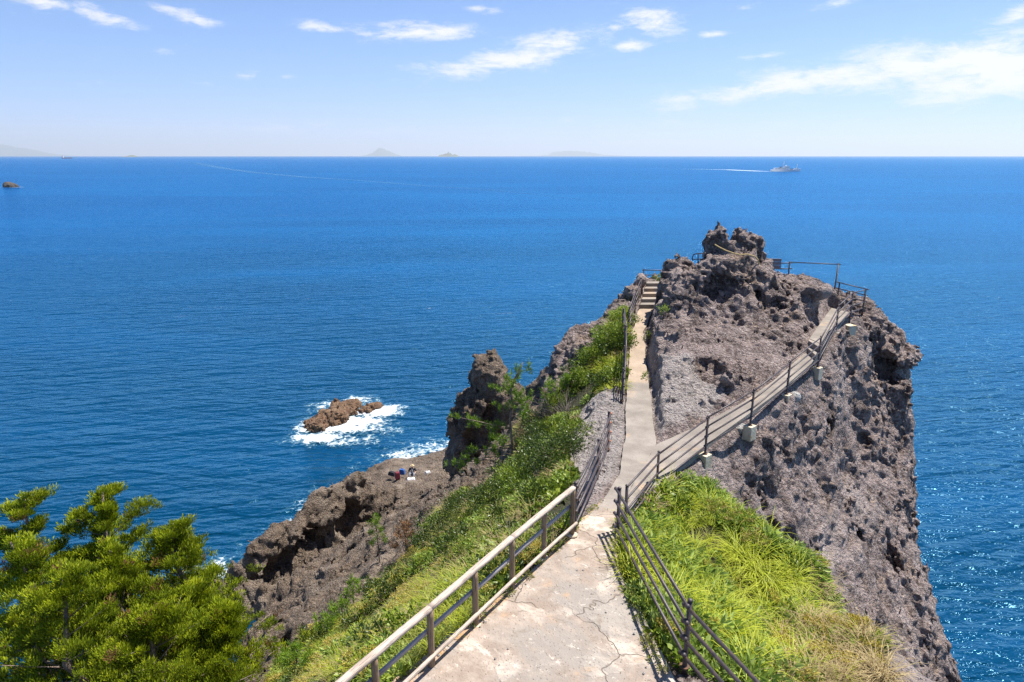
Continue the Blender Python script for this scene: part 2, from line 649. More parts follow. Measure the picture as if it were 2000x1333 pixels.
# gully, cove, outer shore ridge, shelf
for p in [(760, 1010, 24.6), (790, 965, 25.2), (715, 1010, 26.6), (650, 1065, 27.0), (560, 1135, 27.3), (480, 1170, 28.0), (470, 1250, 28.8), (440, 1210, 28.9), (500, 1215, 28.2),
          (865, 882, 27.0), (850, 905, 26.3), (800, 920, 26.2), (745, 905, 26.9), (720, 925, 26.2), (665, 944, 23.4), (705, 945, 23.9), (600, 990, 23.7), (628, 970, 23.4), (565, 1025, 23.9), (530, 1058, 24.6), (480, 1088, 25.4), (448, 1106, 24.9), (424, 1127, 25.4), (404, 1147, 26.2), (425, 1160, 26.6), (450, 1165, 26.9)]:
    CP.append(tuple(W(*p)))
CP += [(-8, 66.5, -2.5), (-13.5, 63, -2.5), (-18, 57, -3), (-20.5, 51, -3), (-24, 45, -3), (-25, 40, -3), (-24, 35, -3), (-20, 30, -2.5), (0, 67, -3), (2, 60, -3), (4, 52, -3), (4, 46, -3),
       (-2, 62, 0.6), (-3, 55, 2.2), (0.5, 47, 1.5), (-2, 47, 4), (4, 40, 4), (3.5, 36.5, 9), (1.0, 33, 13), (-1, 37, 11)]
RIDGE = [W(705, 945, 23.9), W(665, 944, 23.4), W(628, 970, 23.4), W(600, 990, 23.7), W(565, 1025, 23.9), W(530, 1055, 24.3), W(480, 1078, 24.6)]
for q in RIDGE:
    CP.append((q[0] + 1.4, q[1] - 1.2, 2.0))
    CP.append((q[0] - 1.6, q[1] + 1.3, max(q[2] - 2.2, 1.0)))
# hidden ground left, under the junipers and below the eye
CP += [(-11.5, 19, 8.5), (-14, 21, 5.0), (-17, 22, 1.0), (-16, 26, -1), (-14, 14, 8.0), (-20, 15, 1.0), (-9, 9, 13.5), (-5, 6.5, 18.5), (-6, 3, 18.5), (-12, 4, 11), (-20, 5, 3), (-24, 12, -2), (-24, 24, -3), (-26, 0, -3)]
# green slope on the right and the drop behind it
for p in [(1320, 935, 8.3), (1420, 985, 9.2), (1530, 1085, 9.8), (1622, 1195, 9.9), (1735, 1340, 9.6), (1350, 1050, 8.45), (1450, 1150, 8.6), (1550, 1280, 8.6), (1225, 1070, 7.5), (1262, 1160, 7.4), (1300, 1230, 7.35), (1360, 1300, 7.4), (1260, 1010, 7.8), (1300, 990, 8.1)]:
    CP.append(tuple(W(*p)))
CP += [(6.5, 4.0, 19.3), (9.5, 5, 17.0), (8.2, 9.5, 17.4), (12, 6, 12), (14, 3, 10)]
g_edge = [W(1420, 985, 9.2), W(1530, 1085, 9.8), W(1622, 1195, 9.9), W(1735, 1340, 9.6)]
for p, dz in zip(g_edge, (0.8, 2.6, 4.6, 6.2)):
    CP.append((p[0] + 0.9, p[1] + 0.5, p[2] - dz))
CP += [(9.3, 15.2, 14.0), (10.5, 13.2, 11.5), (12, 11.2, 9.0), (14, 9, 6), (17, 10, 1), (18.5, 14, 1.5), (20.5, 18, -1), (20, 10, -3), (23, 24, -2.5), (22.5, 29, -2.5), (22.0, 31.5, 3)]
# cliff face under the ramp
for (px, py) in [(1400, 905), (1450, 890), (1550, 860), (1550, 920), (1650, 800), (1650, 900), (1720, 760), (1730, 850), (1500, 985), (1600, 1000), (1700, 1000), (1600, 1100), (1700, 1100),
                 (1700, 1200), (1775, 1100), (1775, 1200), (1775, 1300), (1830, 1330), (1765, 960), (1765, 880), (1640, 720), (1690, 690)]:
    CP.append(tuple(W(px, py, face_D(px, py))))
for p in [(1668, 625, 7.0), (1700, 630, 7.15), (1740, 655, 7.75), (1775, 682, 8.4), (1700, 680, 7.9)]:
    CP.append(tuple(W(*p)))
# silhouette of the cliff towards the open sea
for (px, py, D) in [(1786, 800, 10.5), (1784, 900, 12.7), (1790, 1000, 14.6), (1798, 1090, 16.0), (1822, 1200, 17.3), (1850, 1270, 18.2)]:
    q = W(px, py, D)
    CP.append(tuple(q))
    CP.append((q[0] + 0.9, q[1] + 1.2, q[2] - 3.5))
    CP.append((q[0] + 2.2, q[1] + 2.2, max(q[2] - 11, -2)))
CP = np.array(CP)


def rbf_fit(P):
    d = np.sqrt(((P[:, None, :2] - P[None, :, :2]) ** 2).sum(-1) + 0.25)
    n = len(P)
    A = np.zeros((n + 3, n + 3))
    A[:n, :n] = d - np.eye(n) * 0.02
    A[:n, n] = 1
    A[:n, n + 1:] = P[:, :2]
    A[n:, :n] = A[:n, n:].T
    b = np.concatenate([P[:, 2], [0, 0, 0]])
    return np.linalg.solve(A, b)


_w = rbf_fit(CP)
GX0, GX1, GY0, GY1, GS = -30.0, 26.0, 0.0, 70.0, 0.125
gx = np.arange(GX0, GX1 + GS / 2, GS)
gy = np.arange(GY0, GY1 + GS / 2, GS)
HG = np.zeros((len(gx), len(gy)))
YY = gy[None, :]
for i0 in range(0, len(gx), 32):
    XX = gx[i0:i0 + 32][:, None]
    acc = _w[len(CP)] + _w[len(CP) + 1] * XX + _w[len(CP) + 2] * YY
    for k in range(len(CP)):
        acc = acc + _w[k] * np.sqrt((XX - CP[k, 0]) ** 2 + (YY - CP[k, 1]) ** 2 + 0.25)
    HG[i0:i0 + 32] = acc
GXX, GYY = np.meshgrid(gx, gy, indexing='ij')


def in_poly(x, y, poly):
    poly = np.asarray(poly)[:, :2]
    c = np.zeros(np.shape(x), dtype=bool)
    n = len(poly)
    for i in range(n):
        x0, y0 = poly[i]
        x1, y1 = poly[(i + 1) % n]
        m = ((y0 > y) != (y1 > y)) & (x < (x1 - x0) * (y - y0) / (y1 - y0 + 1e-12) + x0)
        c ^= m
    return c


def seg_dist(x, y, a, b):
    d = b - a
    t = np.clip(((x - a[0]) * d[0] + (y - a[1]) * d[1]) / (d[0] ** 2 + d[1] ** 2 + 1e-12), 0, 1)
    return np.hypot(x - a[0] - t * d[0], y - a[1] - t * d[1]), t


RIB_DIST = np.full(HG.shape, 99.0)     # metres to the nearest paved surface
for a_, b_ in RIBBONS:
    A = interp_pts(a_, 24)
    B = interp_pts(b_, 24)
    poly = np.concatenate([A, B[::-1]])
    x0, y0 = poly[:, 0].min() - 1.5, poly[:, 1].min() - 1.5
    x1, y1 = poly[:, 0].max() + 1.5, poly[:, 1].max() + 1.5
    i0, i1 = max(0, int((x0 - GX0) / GS)), min(len(gx), int((x1 - GX0) / GS) + 2)
    j0, j1 = max(0, int((y0 - GY0) / GS)), min(len(gy), int((y1 - GY0) / GS) + 2)
    sx, sy = GXX[i0:i1, j0:j1], GYY[i0:i1, j0:j1]
    ins = in_poly(sx, sy, poly)
    dd = np.full(sx.shape, 99.0)
    for k in range(len(poly)):
        q, _ = seg_dist(sx, sy, poly[k][:2], poly[(k + 1) % len(poly)][:2])
        dd = np.minimum(dd, q)
    dd = np.where(ins, 0, dd)
    C = (A + B) / 2
    dc = np.full(sx.shape, 1e9)
    zz = np.zeros(sx.shape)
    for k in range(len(C) - 1):
        q, t = seg_dist(sx, sy, C[k][:2], C[k + 1][:2])
        z = C[k][2] + t * (C[k + 1][2] - C[k][2])
        m = q < dc
        dc[m] = q[m]
        zz[m] = z[m]
    wgt = 1 - sstep(dd, 0.06, 0.34)
    sub = HG[i0:i1, j0:j1]
    HG[i0:i1, j0:j1] = sub * (1 - wgt) + (zz - 0.10) * wgt
    RIB_DIST[i0:i1, j0:j1] = np.minimum(RIB_DIST[i0:i1, j0:j1], dd)


def gsample(G, x, y):
    fx = np.clip((np.asarray(x) - GX0) / GS, 0, len(gx) - 1.001)
    fy = np.clip((np.asarray(y) - GY0) / GS, 0, len(gy) - 1.001)
    i, j = np.floor(fx).astype(int), np.floor(fy).astype(int)
    u, v = fx - i, fy - j
    return G[i, j] * (1 - u) * (1 - v) + G[i + 1, j] * u * (1 - v) + G[i, j + 1] * (1 - u) * v + G[i + 1, j + 1] * u * v


def ground(x, y):
    return gsample(HG, x, y)


def cast(px, py, far=90.0):
    """where the view line through a photo pixel meets the land"""
    d = pix_dir(px, py)
    t = np.arange(6.0, far, 0.04)
    x, y, z = d[0] * t, d[1] * t, CAM_H + d[2] * t
    below = z < ground(x, y)
    k = int(np.argmax(below)) if below.any() else len(t) - 1
    return np.array([x[k], y[k], z[k]])


# where plants cover the ground
VEG_POLYS_PX = [
    [(1207, 1062), (1262, 985), (1300, 945), (1340, 930), (1420, 985), (1530, 1085), (1622, 1195), (1740, 1345), (1470, 1345), (1345, 1320), (1275, 1230), (1235, 1165)],
    [(1120, 1055), (1060, 1095), (1000, 1150), (900, 1232), (770, 1340), (520, 1345), (560, 1275), (640, 1215), (700, 1180), (760, 1130), (820, 1075), (850, 1010), (880, 975), (940, 950), (1000, 900), (1010, 840), (1050, 800), (1090, 765), (1130, 720),
     (1170, 660), (1205, 615), (1225, 600), (1222, 690), (1218, 770), (1170, 775), (1135, 800), (1120, 850), (1105, 890), (1120, 945)],
]
VEG_POLYS = [np.array([cast(*q) for q in P]) for P in VEG_POLYS_PX]
VEG = np.zeros(HG.shape, dtype=bool)
for P in VEG_POLYS:
    VEG |= in_poly(GXX, GYY, P)
VEG |= (GYY < 9) & (GXX < -2) | (GYY < 7) & (GXX > 3)
VEGF = VEG.astype(float)
for _ in range(5):
    VEGF[1:-1, 1:-1] = (VEGF[1:-1, 1:-1] * 2 + VEGF[:-2, 1:-1] + VEGF[2:, 1:-1] + VEGF[1:-1, :-2] + VEGF[1:-1, 2:]) / 6
AMP = (1 - 0.86 * VEGF) * (0.03 + 0.97 * sstep(RIB_DIST, 0.06, 0.42))

# pale weathered slabs beside the path
PALE_PX = [[(1135, 800), (1165, 778), (1222, 778), (1222, 850), (1208, 925), (1165, 965), (1125, 950), (1105, 895), (1120, 850)],
           [(1282, 860), (1268, 720), (1300, 700), (1350, 690), (1420, 760), (1380, 815)]]
PALE = np.zeros(HG.shape)
for P in PALE_PX:
    PALE = np.maximum(PALE, in_poly(GXX, GYY, np.array([cast(*q) for q in P])).astype(float))
AMP = np.where(in_poly(GXX, GYY, np.array([cast(*q) for q in PALE_PX[0]])), AMP * 0.6, AMP)
SHELF_PX = [(872, 878), (862, 905), (850, 950), (780, 958), (735, 945), (715, 922), (745, 900), (800, 885)]
_sh = in_poly(GXX, GYY, np.array([cast(*q) for q in SHELF_PX]))
_shf = _sh.astype(float)
for _ in range(14):
    _shf[1:-1, 1:-1] = (_shf[1:-1, 1:-1] * 2 + _shf[:-2, 1:-1] + _shf[2:, 1:-1] + _shf[1:-1, :-2] + _shf[1:-1, 2:]) / 6
AMP = AMP * (1 - 0.55 * _shf)
FACE_PX = [(1340, 930), (1400, 868), (1470, 815), (1535, 772), (1600, 730), (1660, 720), (1700, 760), (1740, 900), (1750, 1100), (1800, 1300), (1740, 1330), (1622, 1190), (1530, 1080), (1420, 985)]
AMP = np.where(in_poly(GXX, GYY, np.array([cast(*q) for q in FACE_PX])), AMP * 0.72, AMP)
WEDGE_PX = [(1282, 860), (1268, 720), (1285, 640), (1330, 620), (1540, 640), (1560, 690), (1450, 775), (1372, 825)]
AMP = np.where(in_poly(GXX, GYY, np.array([cast(*q) for q in WEDGE_PX])), AMP * 0.8, AMP)
for _ in range(6):
    PALE[1:-1, 1:-1] = (PALE[1:-1, 1:-1] * 2 + PALE[:-2, 1:-1] + PALE[2:, 1:-1] + PALE[1:-1, :-2] + PALE[1:-1, 2:]) / 6

# solid knobs (add) and hollows (cut): centre, radii
KNOBS = [
    (WY(1401, 478, 28.3), (0.40, 0.7, 0.72)), (WY(1404, 500, 28.3), (0.50, 0.8, 0.75)), (WY(1448, 478, 28.4), (0.50, 0.8, 0.70)), (WY(1472, 480, 28.4), (0.46, 0.8, 0.66)), (WY(1437, 496, 28.3), (1.12, 0.95, 0.58)), (WY(1440, 520, 28.2), (1.1, 1.1, 0.75)), (WY(1472, 505, 28.4), (0.5, 0.7, 0.65)),
    (WY(1404, 530, 27.9), (0.78, 1.0, 0.8)), (WY(1445, 565, 27.4), (1.2, 1.0, 0.85)), (WY(1328, 540, 29.6), (0.66, 0.9, 0.8)), (WY(1352, 545, 29.6), (0.55, 0.7, 0.5)),
    (WY(1582, 566, 27.4), (0.85, 0.8, 0.5)), (WY(1545, 590, 26.8), (0.6, 0.6, 0.42)), (WY(1510, 575, 27.2), (0.6, 0.6, 0.42)),
    (WY(1248, 548, 32.2), (0.36, 0.5, 0.42)), (WY(1140, 700, 27.8), (0.8, 0.9, 1.0)), (WY(1235, 570, 31.4), (0.4, 0.5, 0.5)),
    (WY(1757, 692, 29.3), (0.85, 1.2, 0.50)), (WY(1715, 672, 29.3), (0.9, 1.2, 0.62)), (WY(1690, 650, 29.3), (0.8, 1.1, 0.6)),
    (WY(1405, 705, 22.3), (0.34, 0.34, 0.3)), (WY(1425, 745, 20.8), (0.4, 0.4, 0.25)), (WY(1330, 660, 23.6), (0.4, 0.5, 0.4)),
]
HOLES = [
    (WY(1405, 570, 26.4), (0.80, 0.9, 0.62)), (WY(1375, 598, 25.9), (0.3, 0.5, 0.3)), (WY(1512, 602, 25.8), (0.50, 0.7, 0.42)), (WY(1382, 722, 21.5), (0.55, 0.6, 0.40)), (WY(1558, 668, 23.8), (0.34, 0.5, 0.46)), (WY(1490, 582, 26.3), (0.32, 0.5, 0.32)),
    (WY(1690, 730, 27.5), (0.6, 0.7, 0.35)), (WY(1560, 940, 19.6), (0.32, 0.45, 0.45)), (WY(1545, 1030, 19.1), (0.36, 0.4, 0.36)), (WY(1735, 1080, 21.6), (0.45, 0.6, 0.85)), (WY(1480, 985, 18.2), (0.28, 0.35, 0.28)),
    (WY(1640, 920, 22.4), (0.34, 0.45, 0.34)), (WY(1530, 830, 21.2), (0.42, 0.45, 0.34)), (WY(1790, 1275, 21.1), (0.55, 0.6, 0.4)), (WY(1700, 860, 24.6), (0.4, 0.5, 0.34)), (WY(1610, 830, 22.6), (0.3, 0.4, 0.3)), (WY(1500, 1100, 17.6), (0.3, 0.4, 0.3)), (WY(1660, 1050, 20.8), (0.3, 0.4, 0.35)),
    (W(680, 1090, 23.5), (1.2, 1.2, 1.3)), (W(790, 1015, 23.5), (1.2, 1.0, 0.8)),
]
for _i, q in enumerate(RIDGE[:-1]):
    HOLES.append((np.array([q[0] + 0.95, q[1] - 0.85, 1.5 + 0.5 * (_i % 2)]), (1.5, 1.5, 0.95 + 0.5 * ((_i * 2) % 3) / 2)))
HOLES.append((WY(1550, 504, 29.5), (1.45, 5.0, 0.84)))      # open terrace with the bench
HOLES.append((WY(1516, 506, 29.5), (0.56, 5.0, 0.84)))
# the small summit teeth keep more of their mass
_sm = np.exp(-(((GXX - 9.3) / 1.6) ** 2 + ((GYY - 28.3) / 1.4) ** 2) ** 2)
AMP *= 1 - 0.12 * _sm


def land_block(name, x0, x1, y0, y1, z0, z1, h, k, fine, mat, boost=1.0):
    xs = np.arange(x0, x1 + h * 0.51, h)
    ys = np.arange(y0, y1 + h * 0.51, h)
    zs = np.arange(z0, z1 + h * 0.51, h)
    X2, Y2 = np.meshgrid(xs, ys, indexing='ij')
    Hh = ground(X2, Y2)
    e = 0.15
    g = np.hypot((ground(X2 + e, Y2) - ground(X2 - e, Y2)) / (2 * e), (ground(X2, Y2 + e) - ground(X2, Y2 - e)) / (2 * e))
    sc = 1 / np.sqrt(1 + np.minimum(g, 3.0) ** 2)
    am = gsample(AMP, X2, Y2)
    F = ((Hh[:, :, None] - zs[None, None, :]) * sc[:, :, None]).astype(np.float32)
    for sign, items in ((1, KNOBS), (-1, HOLES)):
        for c, r in items:
            lo = [int(max(0, (c[i] - r[i] - 1.2 - o) / h)) for i, o in enumerate((x0, y0, z0))]
            hi = [int(min(n, (c[i] + r[i] + 1.2 - o) / h + 2)) for i, (o, n) in enumerate(((x0, len(xs)), (y0, len(ys)), (z0, len(zs))))]
            if any(a >= b for a, b in zip(lo, hi)):
                continue
            px_, py_, pz_ = np.meshgrid(xs[lo[0]:hi[0]], ys[lo[1]:hi[1]], zs[lo[2]:hi[2]], indexing='ij')
            q = np.sqrt(((px_ - c[0]) / r[0]) ** 2 + ((py_ - c[1]) / r[1]) ** 2 + ((pz_ - c[2]) / r[2]) ** 2)
            dist = ((q - 1) * min(r)).astype(np.float32)
            sl = F[lo[0]:hi[0], lo[1]:hi[1], lo[2]:hi[2]]
            if sign > 0:
                np.maximum(sl, -dist, out=sl)
            else:
                np.minimum(sl, dist, out=sl)
    band = np.argwhere(np.abs(F) < 1.35 * k)
    P = band * h + np.array([x0, y0, z0])
    rel = np.zeros(len(P), dtype=np.float32)
    for i in range(0, len(P), 400000):
        rel[i:i + 400000] = rock_relief(P[i:i + 400000], k, fine)
    F[band[:, 0], band[:, 1], band[:, 2]] += boost * rel * am[band[:, 0], band[:, 1]]
    pos, quads = drop_crumbs(*surface_nets(F, (x0, y0, z0), h))
    me = np_mesh(name, pos, quads, None, True)
    add_attr(me, 'veg', gsample(VEGF, pos[:, 0], pos[:, 1]))
    add_attr(me, 'pale', gsample(PALE, pos[:, 0], pos[:, 1]))
    o = link_mesh(name, me, mat)
    tag(o, kind='structure')
    return o

# ------------------------------------------------------------------ materials
def rock_mat(name, dark, mid, pale, ochre, veg_soil=True, wet=False, pits=1.0):
    m, nt, b = new_mat(name)
    tc = nt.node('ShaderNodeTexCoord').outputs['Object']
    big = nt.noise(tc, 0.35, 4, 0.6)
    medn = nt.noise(tc, 1.7, 6, 0.65)
    fine = nt.noise(tc, 9.0, 6, 0.7)
    grit = nt.noise(tc, 34.0, 3, 0.7)
    c = nt.mix(nt.ramp(medn, 0.36, 0.66), dark, mid)
    c = nt.mix(nt.ramp(fine, 0.45, 0.72, 0, 0.75), c, pale)
    c = nt.mix(nt.ramp(big, 0.5, 0.68, 0, 0.45), c, pale)
    och = nt.math('MULTIPLY', nt.ramp(nt.noise(tc, 0.8, 5, 0.6), 0.56, 0.7), nt.ramp(fine, 0.4, 0.65))
    c = nt.mix(nt.math('MULTIPLY', och, 0.7), c, ochre)
    c = nt.mix(nt.ramp(grit, 0.52, 0.72, 0, 0.45), c, tuple(x * 0.45 for x in dark))
    c = nt.mix(nt.ramp(grit, 0.46, 0.3, 0, 0.4), c, tuple(min(1, x * 1.35) for x in pale))
    if veg_soil:
        pa = nt.node('ShaderNodeAttribute')
        pa.attribute_name = 'pale'
        c = nt.mix(nt.math('MULTIPLY', nt.ramp(nt.math('ADD', pa.outputs['Fac'], nt.math('MULTIPLY', nt.math('SUBTRACT', medn, 0.5), 0.8)), 0.3, 0.8), nt.ramp(fine, 0.3, 0.6, 0.25, 0.75)), c, (0.46, 0.42, 0.39))
        at = nt.node('ShaderNodeAttribute')
        at.attribute_name = 'veg'
        soil = nt.mix(nt.ramp(fine, 0.4, 0.6), (0.09, 0.075, 0.045), (0.055, 0.07, 0.02))
        c = nt.mix(nt.ramp(nt.math('ADD', at.outputs['Fac'], nt.math('MULTIPLY', nt.math('SUBTRACT', medn, 0.5), 0.9)), 0.4, 0.75), c, soil)
    nt.set(b.inputs['Base Color'], c)
    b.inputs['Roughness'].default_value = 0.88
    b.inputs['Specular IOR Level'].default_value = 0.25
    v1 = nt.voro(nt.vmath('ADD', tc, nt.vmath('SCALE', nt.node('ShaderNodeTexNoise', Vector=tc, Scale=6.0).outputs['Color'], 0.12)), 8.5)
    hgt = nt.math('ADD', nt.math('MULTIPLY', v1, -0.55), nt.math('MULTIPLY', fine, 0.9))
    hgt = nt.math('ADD', hgt, nt.math('MULTIPLY', grit, 0.35))
    pit = nt.ramp(nt.voro(tc, 13.0), 0.0, 0.33, -0.9 * pits, 0.0)
    hgt = nt.math('ADD', hgt, pit)
    nt.set(b.inputs['Normal'], nt.bump(hgt, 0.24, 1.0))
    return m


rock_mat('lava_rock', (0.085, 0.058, 0.050), (0.335, 0.26, 0.236), (0.58, 0.49, 0.45), (0.40, 0.26, 0.14))
rock_mat('shore_rock', (0.06, 0.042, 0.030), (0.19, 0.138, 0.098), (0.42, 0.34, 0.265), (0.26, 0.165, 0.09))
rock_mat('reef_rock', (0.11, 0.062, 0.036), (0.24, 0.135, 0.080), (0.40, 0.28, 0.18), (0.32, 0.17, 0.07), veg_soil=False)
rock_mat('pale_boulder', (0.42, 0.40, 0.37), (0.55, 0.53, 0.49), (0.68, 0.66, 0.62), (0.50, 0.42, 0.30), veg_soil=False, pits=0.3)

# concrete of the platform: worn, pitted, with pale repair patches and orange lichen
m, nt, b = new_mat('worn_concrete')
tc = nt.node('ShaderNodeTexCoord').outputs['Object']
big = nt.noise(tc, 0.75, 5, 0.6, 0.6)
medn = nt.noise(tc, 3.0, 6, 0.65)
fine = nt.noise(tc, 22.0, 5, 0.7)
c = nt.mix(nt.ramp(medn, 0.35, 0.68), (0.25, 0.195, 0.155), (0.36, 0.295, 0.24))
c = nt.mix(nt.math('MULTIPLY', nt.ramp(big, 0.52, 0.58), nt.ramp(nt.noise(tc, 7.0, 5, 0.7), 0.3, 0.55, 0.35, 0.9)), c, (0.50, 0.43, 0.355))
c = nt.mix(nt.ramp(nt.noise(tc, 0.55, 6, 0.66, 0.7), 0.46, 0.58, 0, 0.8), c, (0.255, 0.228, 0.20))
c = nt.mix(nt.ramp(nt.noise(tc, 2.6, 7, 0.75, 0.3), 0.55, 0.68, 0, 0.7), c, (0.19, 0.15, 0.115))
c = nt.mix(nt.ramp(nt.noise(tc, 5.5, 6, 0.75, 0.2), 0.60, 0.66, 0, 0.7), c, (0.54, 0.48, 0.41))
c = nt.mix(nt.math('MULTIPLY', nt.ramp(nt.noise(tc, 1.9, 5, 0.6), 0.60, 0.74, 0, 0.6), nt.ramp(fine, 0.38, 0.6)), c, (0.44, 0.27, 0.14))
ed = nt.node('ShaderNodeAttribute')
ed.attribute_name = 'edge'
lich = nt.math('MULTIPLY', nt.ramp(ed.outputs['Fac'], 0.90, 0.955), nt.ramp(nt.noise(tc, 2.2, 6, 0.7), 0.42, 0.62))
c = nt.mix(nt.math('MULTIPLY', lich, 0.75), c, (0.42, 0.235, 0.09))
c = nt.mix(nt.ramp(fine, 0.60, 0.74, 0, 0.55), c, (0.30, 0.235, 0.18))
c = nt.mix(nt.ramp(nt.noise(tc, 70, 2, 0.6), 0.62, 0.74, 0, 0.55), c, (0.25, 0.21, 0.18))
crk = nt.voro(nt.vmath('ADD', tc, nt.vmath('SCALE', nt.node('ShaderNodeTexNoise', Vector=tc, Scale=2.2).outputs['Color'], 0.6)), 0.62, 'DISTANCE_TO_EDGE')
crkm = nt.math('MULTIPLY', nt.ramp(crk, 0.0, 0.009, 0.65, 0.0), nt.ramp(nt.noise(tc, 0.9, 3, 0.5), 0.40, 0.5))
c = nt.mix(crkm, c, (0.16, 0.125, 0.095))
nt.set(b.inputs['Base Color'], c)
b.inputs['Roughness'].default_value = 0.9
b.inputs['Specular IOR Level'].default_value = 0.2
hgt = nt.math('ADD', nt.math('MULTIPLY', medn, 1.0), nt.math('MULTIPLY', fine, 0.5))
hgt = nt.math('SUBTRACT', hgt, nt.math('MULTIPLY', crkm, 0.8))
hgt = nt.math('ADD', hgt, nt.ramp(nt.voro(tc, 16), 0.0, 0.3, -0.35, 0.0))
hgt = nt.math('ADD', hgt, nt.math('MULTIPLY', nt.ramp(big, 0.53, 0.58), 0.35))
nt.set(b.inputs['Normal'], nt.bump(hgt, 0.035, 1.0))

m, nt, b = new_mat('path_concrete')
tc = nt.node('ShaderNodeTexCoord').outputs['Object']
medn = nt.noise(tc, 1.3, 5, 0.6)
fine = nt.noise(tc, 28.0, 4, 0.7)
al = nt.node('ShaderNodeAttribute')
al.attribute_name = 'along'
c = nt.mix(nt.ramp(medn, 0.35, 0.68), (0.20, 0.175, 0.15), (0.285, 0.25, 0.215))
c2 = nt.mix(nt.ramp(medn, 0.35, 0.68), (0.29, 0.225, 0.165), (0.39, 0.305, 0.23))
c = nt.mix(nt.ramp(nt.math('ADD', al.outputs['Fac'], nt.math('MULTIPLY', medn, 0.05)), 0.53, 0.55), c, c2)
c = nt.mix(nt.ramp(fine, 0.5, 0.7, 0, 0.6), c, (0.19, 0.16, 0.135))
c = nt.mix(nt.ramp(nt.noise(tc, 0.9, 4, 0.6), 0.58, 0.7, 0, 0.4), c, (0.50, 0.33, 0.19))
nt.set(b.inputs['Base Color'], c)
b.inputs['Roughness'].default_value = 0.92
b.inputs['Specular IOR Level'].default_value = 0.2
nt.set(b.inputs['Normal'], nt.bump(nt.math('ADD', fine, nt.math('MULTIPLY', medn, 1.5)), 0.02, 1.0))

m, nt, b = new_mat('footing_concrete')
tc = nt.node('ShaderNodeTexCoord').outputs['Object']
fine = nt.noise(tc, 20, 5, 0.65)
c = nt.mix(nt.ramp(nt.noise(tc, 3.0, 4, 0.6), 0.4, 0.65), (0.52, 0.45, 0.33), (0.43, 0.36, 0.25))
c = nt.mix(nt.ramp(nt.noise(tc, 5.0, 4, 0.6), 0.56, 0.7), c, (0.40, 0.25, 0.10))
c = nt.mix(nt.ramp(fine, 0.55, 0.7, 0, 0.5), c, (0.30, 0.27, 0.22))
nt.set(b.inputs['Base Color'], c)
b.inputs['Roughness'].default_value = 0.9
nt.set(b.inputs['Normal'], nt.bump(fine, 0.015, 1.0))

simple_mat('black_metal', (0.035, 0.028, 0.031), 0.46, 0.0, 11.0, 0.35, 0.004, 70, col2=(0.075, 0.050, 0.043))
simple_mat('orange_cap', (0.42, 0.12, 0.03), 0.6)
simple_mat('grey_bench', (0.16, 0.15, 0.17), 0.6, nscale=12)
simple_mat('rope', (0.50, 0.36, 0.16), 0.9, nscale=30, bump=0.01, bscale=90)


def wood_mat(name, a, bcol, dark):
    m, nt, b = new_mat(name)
    at = nt.node('ShaderNodeUVMap')
    uv = at.outputs[0]
    mp = nt.node('ShaderNodeMapping')
    nt.set(mp.inputs['Vector'], uv)
    mp.inputs['Scale'].default_value = (1.6, 26.0, 1.0)
    g = nt.noise(mp.outputs[0], 2.2, 6, 0.65, 0.4)
    mp2 = nt.node('ShaderNodeMapping')
    nt.set(mp2.inputs['Vector'], uv)
    mp2.inputs['Scale'].default_value = (2.2, 60.0, 1.0)
    crackn = nt.noise(mp2.outputs[0], 1.4, 3, 0.5, 0.2)
    c = nt.mix(nt.ramp(g, 0.35, 0.65), a, bcol)
    c = nt.mix(nt.ramp(crackn, 0.62, 0.68, 0, 0.8), c, dark)
    tc = nt.node('ShaderNodeTexCoord').outputs['Object']
    c = nt.mix(nt.ramp(nt.noise(tc, 1.4, 4, 0.6), 0.45, 0.7, 0, 0.45), c, dark)
    nt.set(b.inputs['Base Color'], c)
    b.inputs['Roughness'].default_value = 0.85
    b.inputs['Specular IOR Level'].default_value = 0.2
    h = nt.math('SUBTRACT', g, nt.ramp(crackn, 0.6, 0.68))
    nt.set(b.inputs['Normal'], nt.bump(h, 0.008, 1.0))
    return m


wood_mat('bleached_wood', (0.50, 0.42, 0.35), (0.40, 0.325, 0.265), (0.19, 0.14, 0.105))
wood_mat('grey_wood', (0.40, 0.36, 0.345), (0.31, 0.275, 0.265), (0.11, 0.09, 0.08))
wood_mat('brown_wood', (0.31, 0.225, 0.145), (0.22, 0.15, 0.09), (0.09, 0.06, 0.035))


def leaf_mat(name, a, b2, c2, trans=0.35, rough=0.55, spec=0.3):
    m = bpy.data.materials.new(name)
    m.use_nodes = True
    MATS[name] = m
    nt = NT(m.node_tree)
    bs = m.node_tree.nodes['Principled BSDF']
    out = m.node_tree.nodes['Material Output']
    at = nt.node('ShaderNodeAttribute')
    at.attribute_name = 'tint'
    f = at.outputs['Fac']
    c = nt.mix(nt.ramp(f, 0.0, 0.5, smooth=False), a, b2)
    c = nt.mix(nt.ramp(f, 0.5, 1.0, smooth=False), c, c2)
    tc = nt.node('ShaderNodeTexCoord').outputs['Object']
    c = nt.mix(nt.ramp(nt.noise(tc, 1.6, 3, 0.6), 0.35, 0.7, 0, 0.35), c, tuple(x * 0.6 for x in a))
    nt.set(bs.inputs['Base Color'], c)
    bs.inputs['Roughness'].default_value = rough
    bs.inputs['Specular IOR Level'].default_value = spec
    tr = nt.node('ShaderNodeBsdfTranslucent')
    nt.set(tr.inputs['Color'], c)
    mx = nt.node('ShaderNodeMixShader')
    mx.inputs[0].default_value = trans
    nt.l.new(bs.outputs[0], mx.inputs[1])
    nt.l.new(tr.outputs[0], mx.inputs[2])
    nt.l.new(mx.outputs[0], out.inputs['Surface'])
    return m


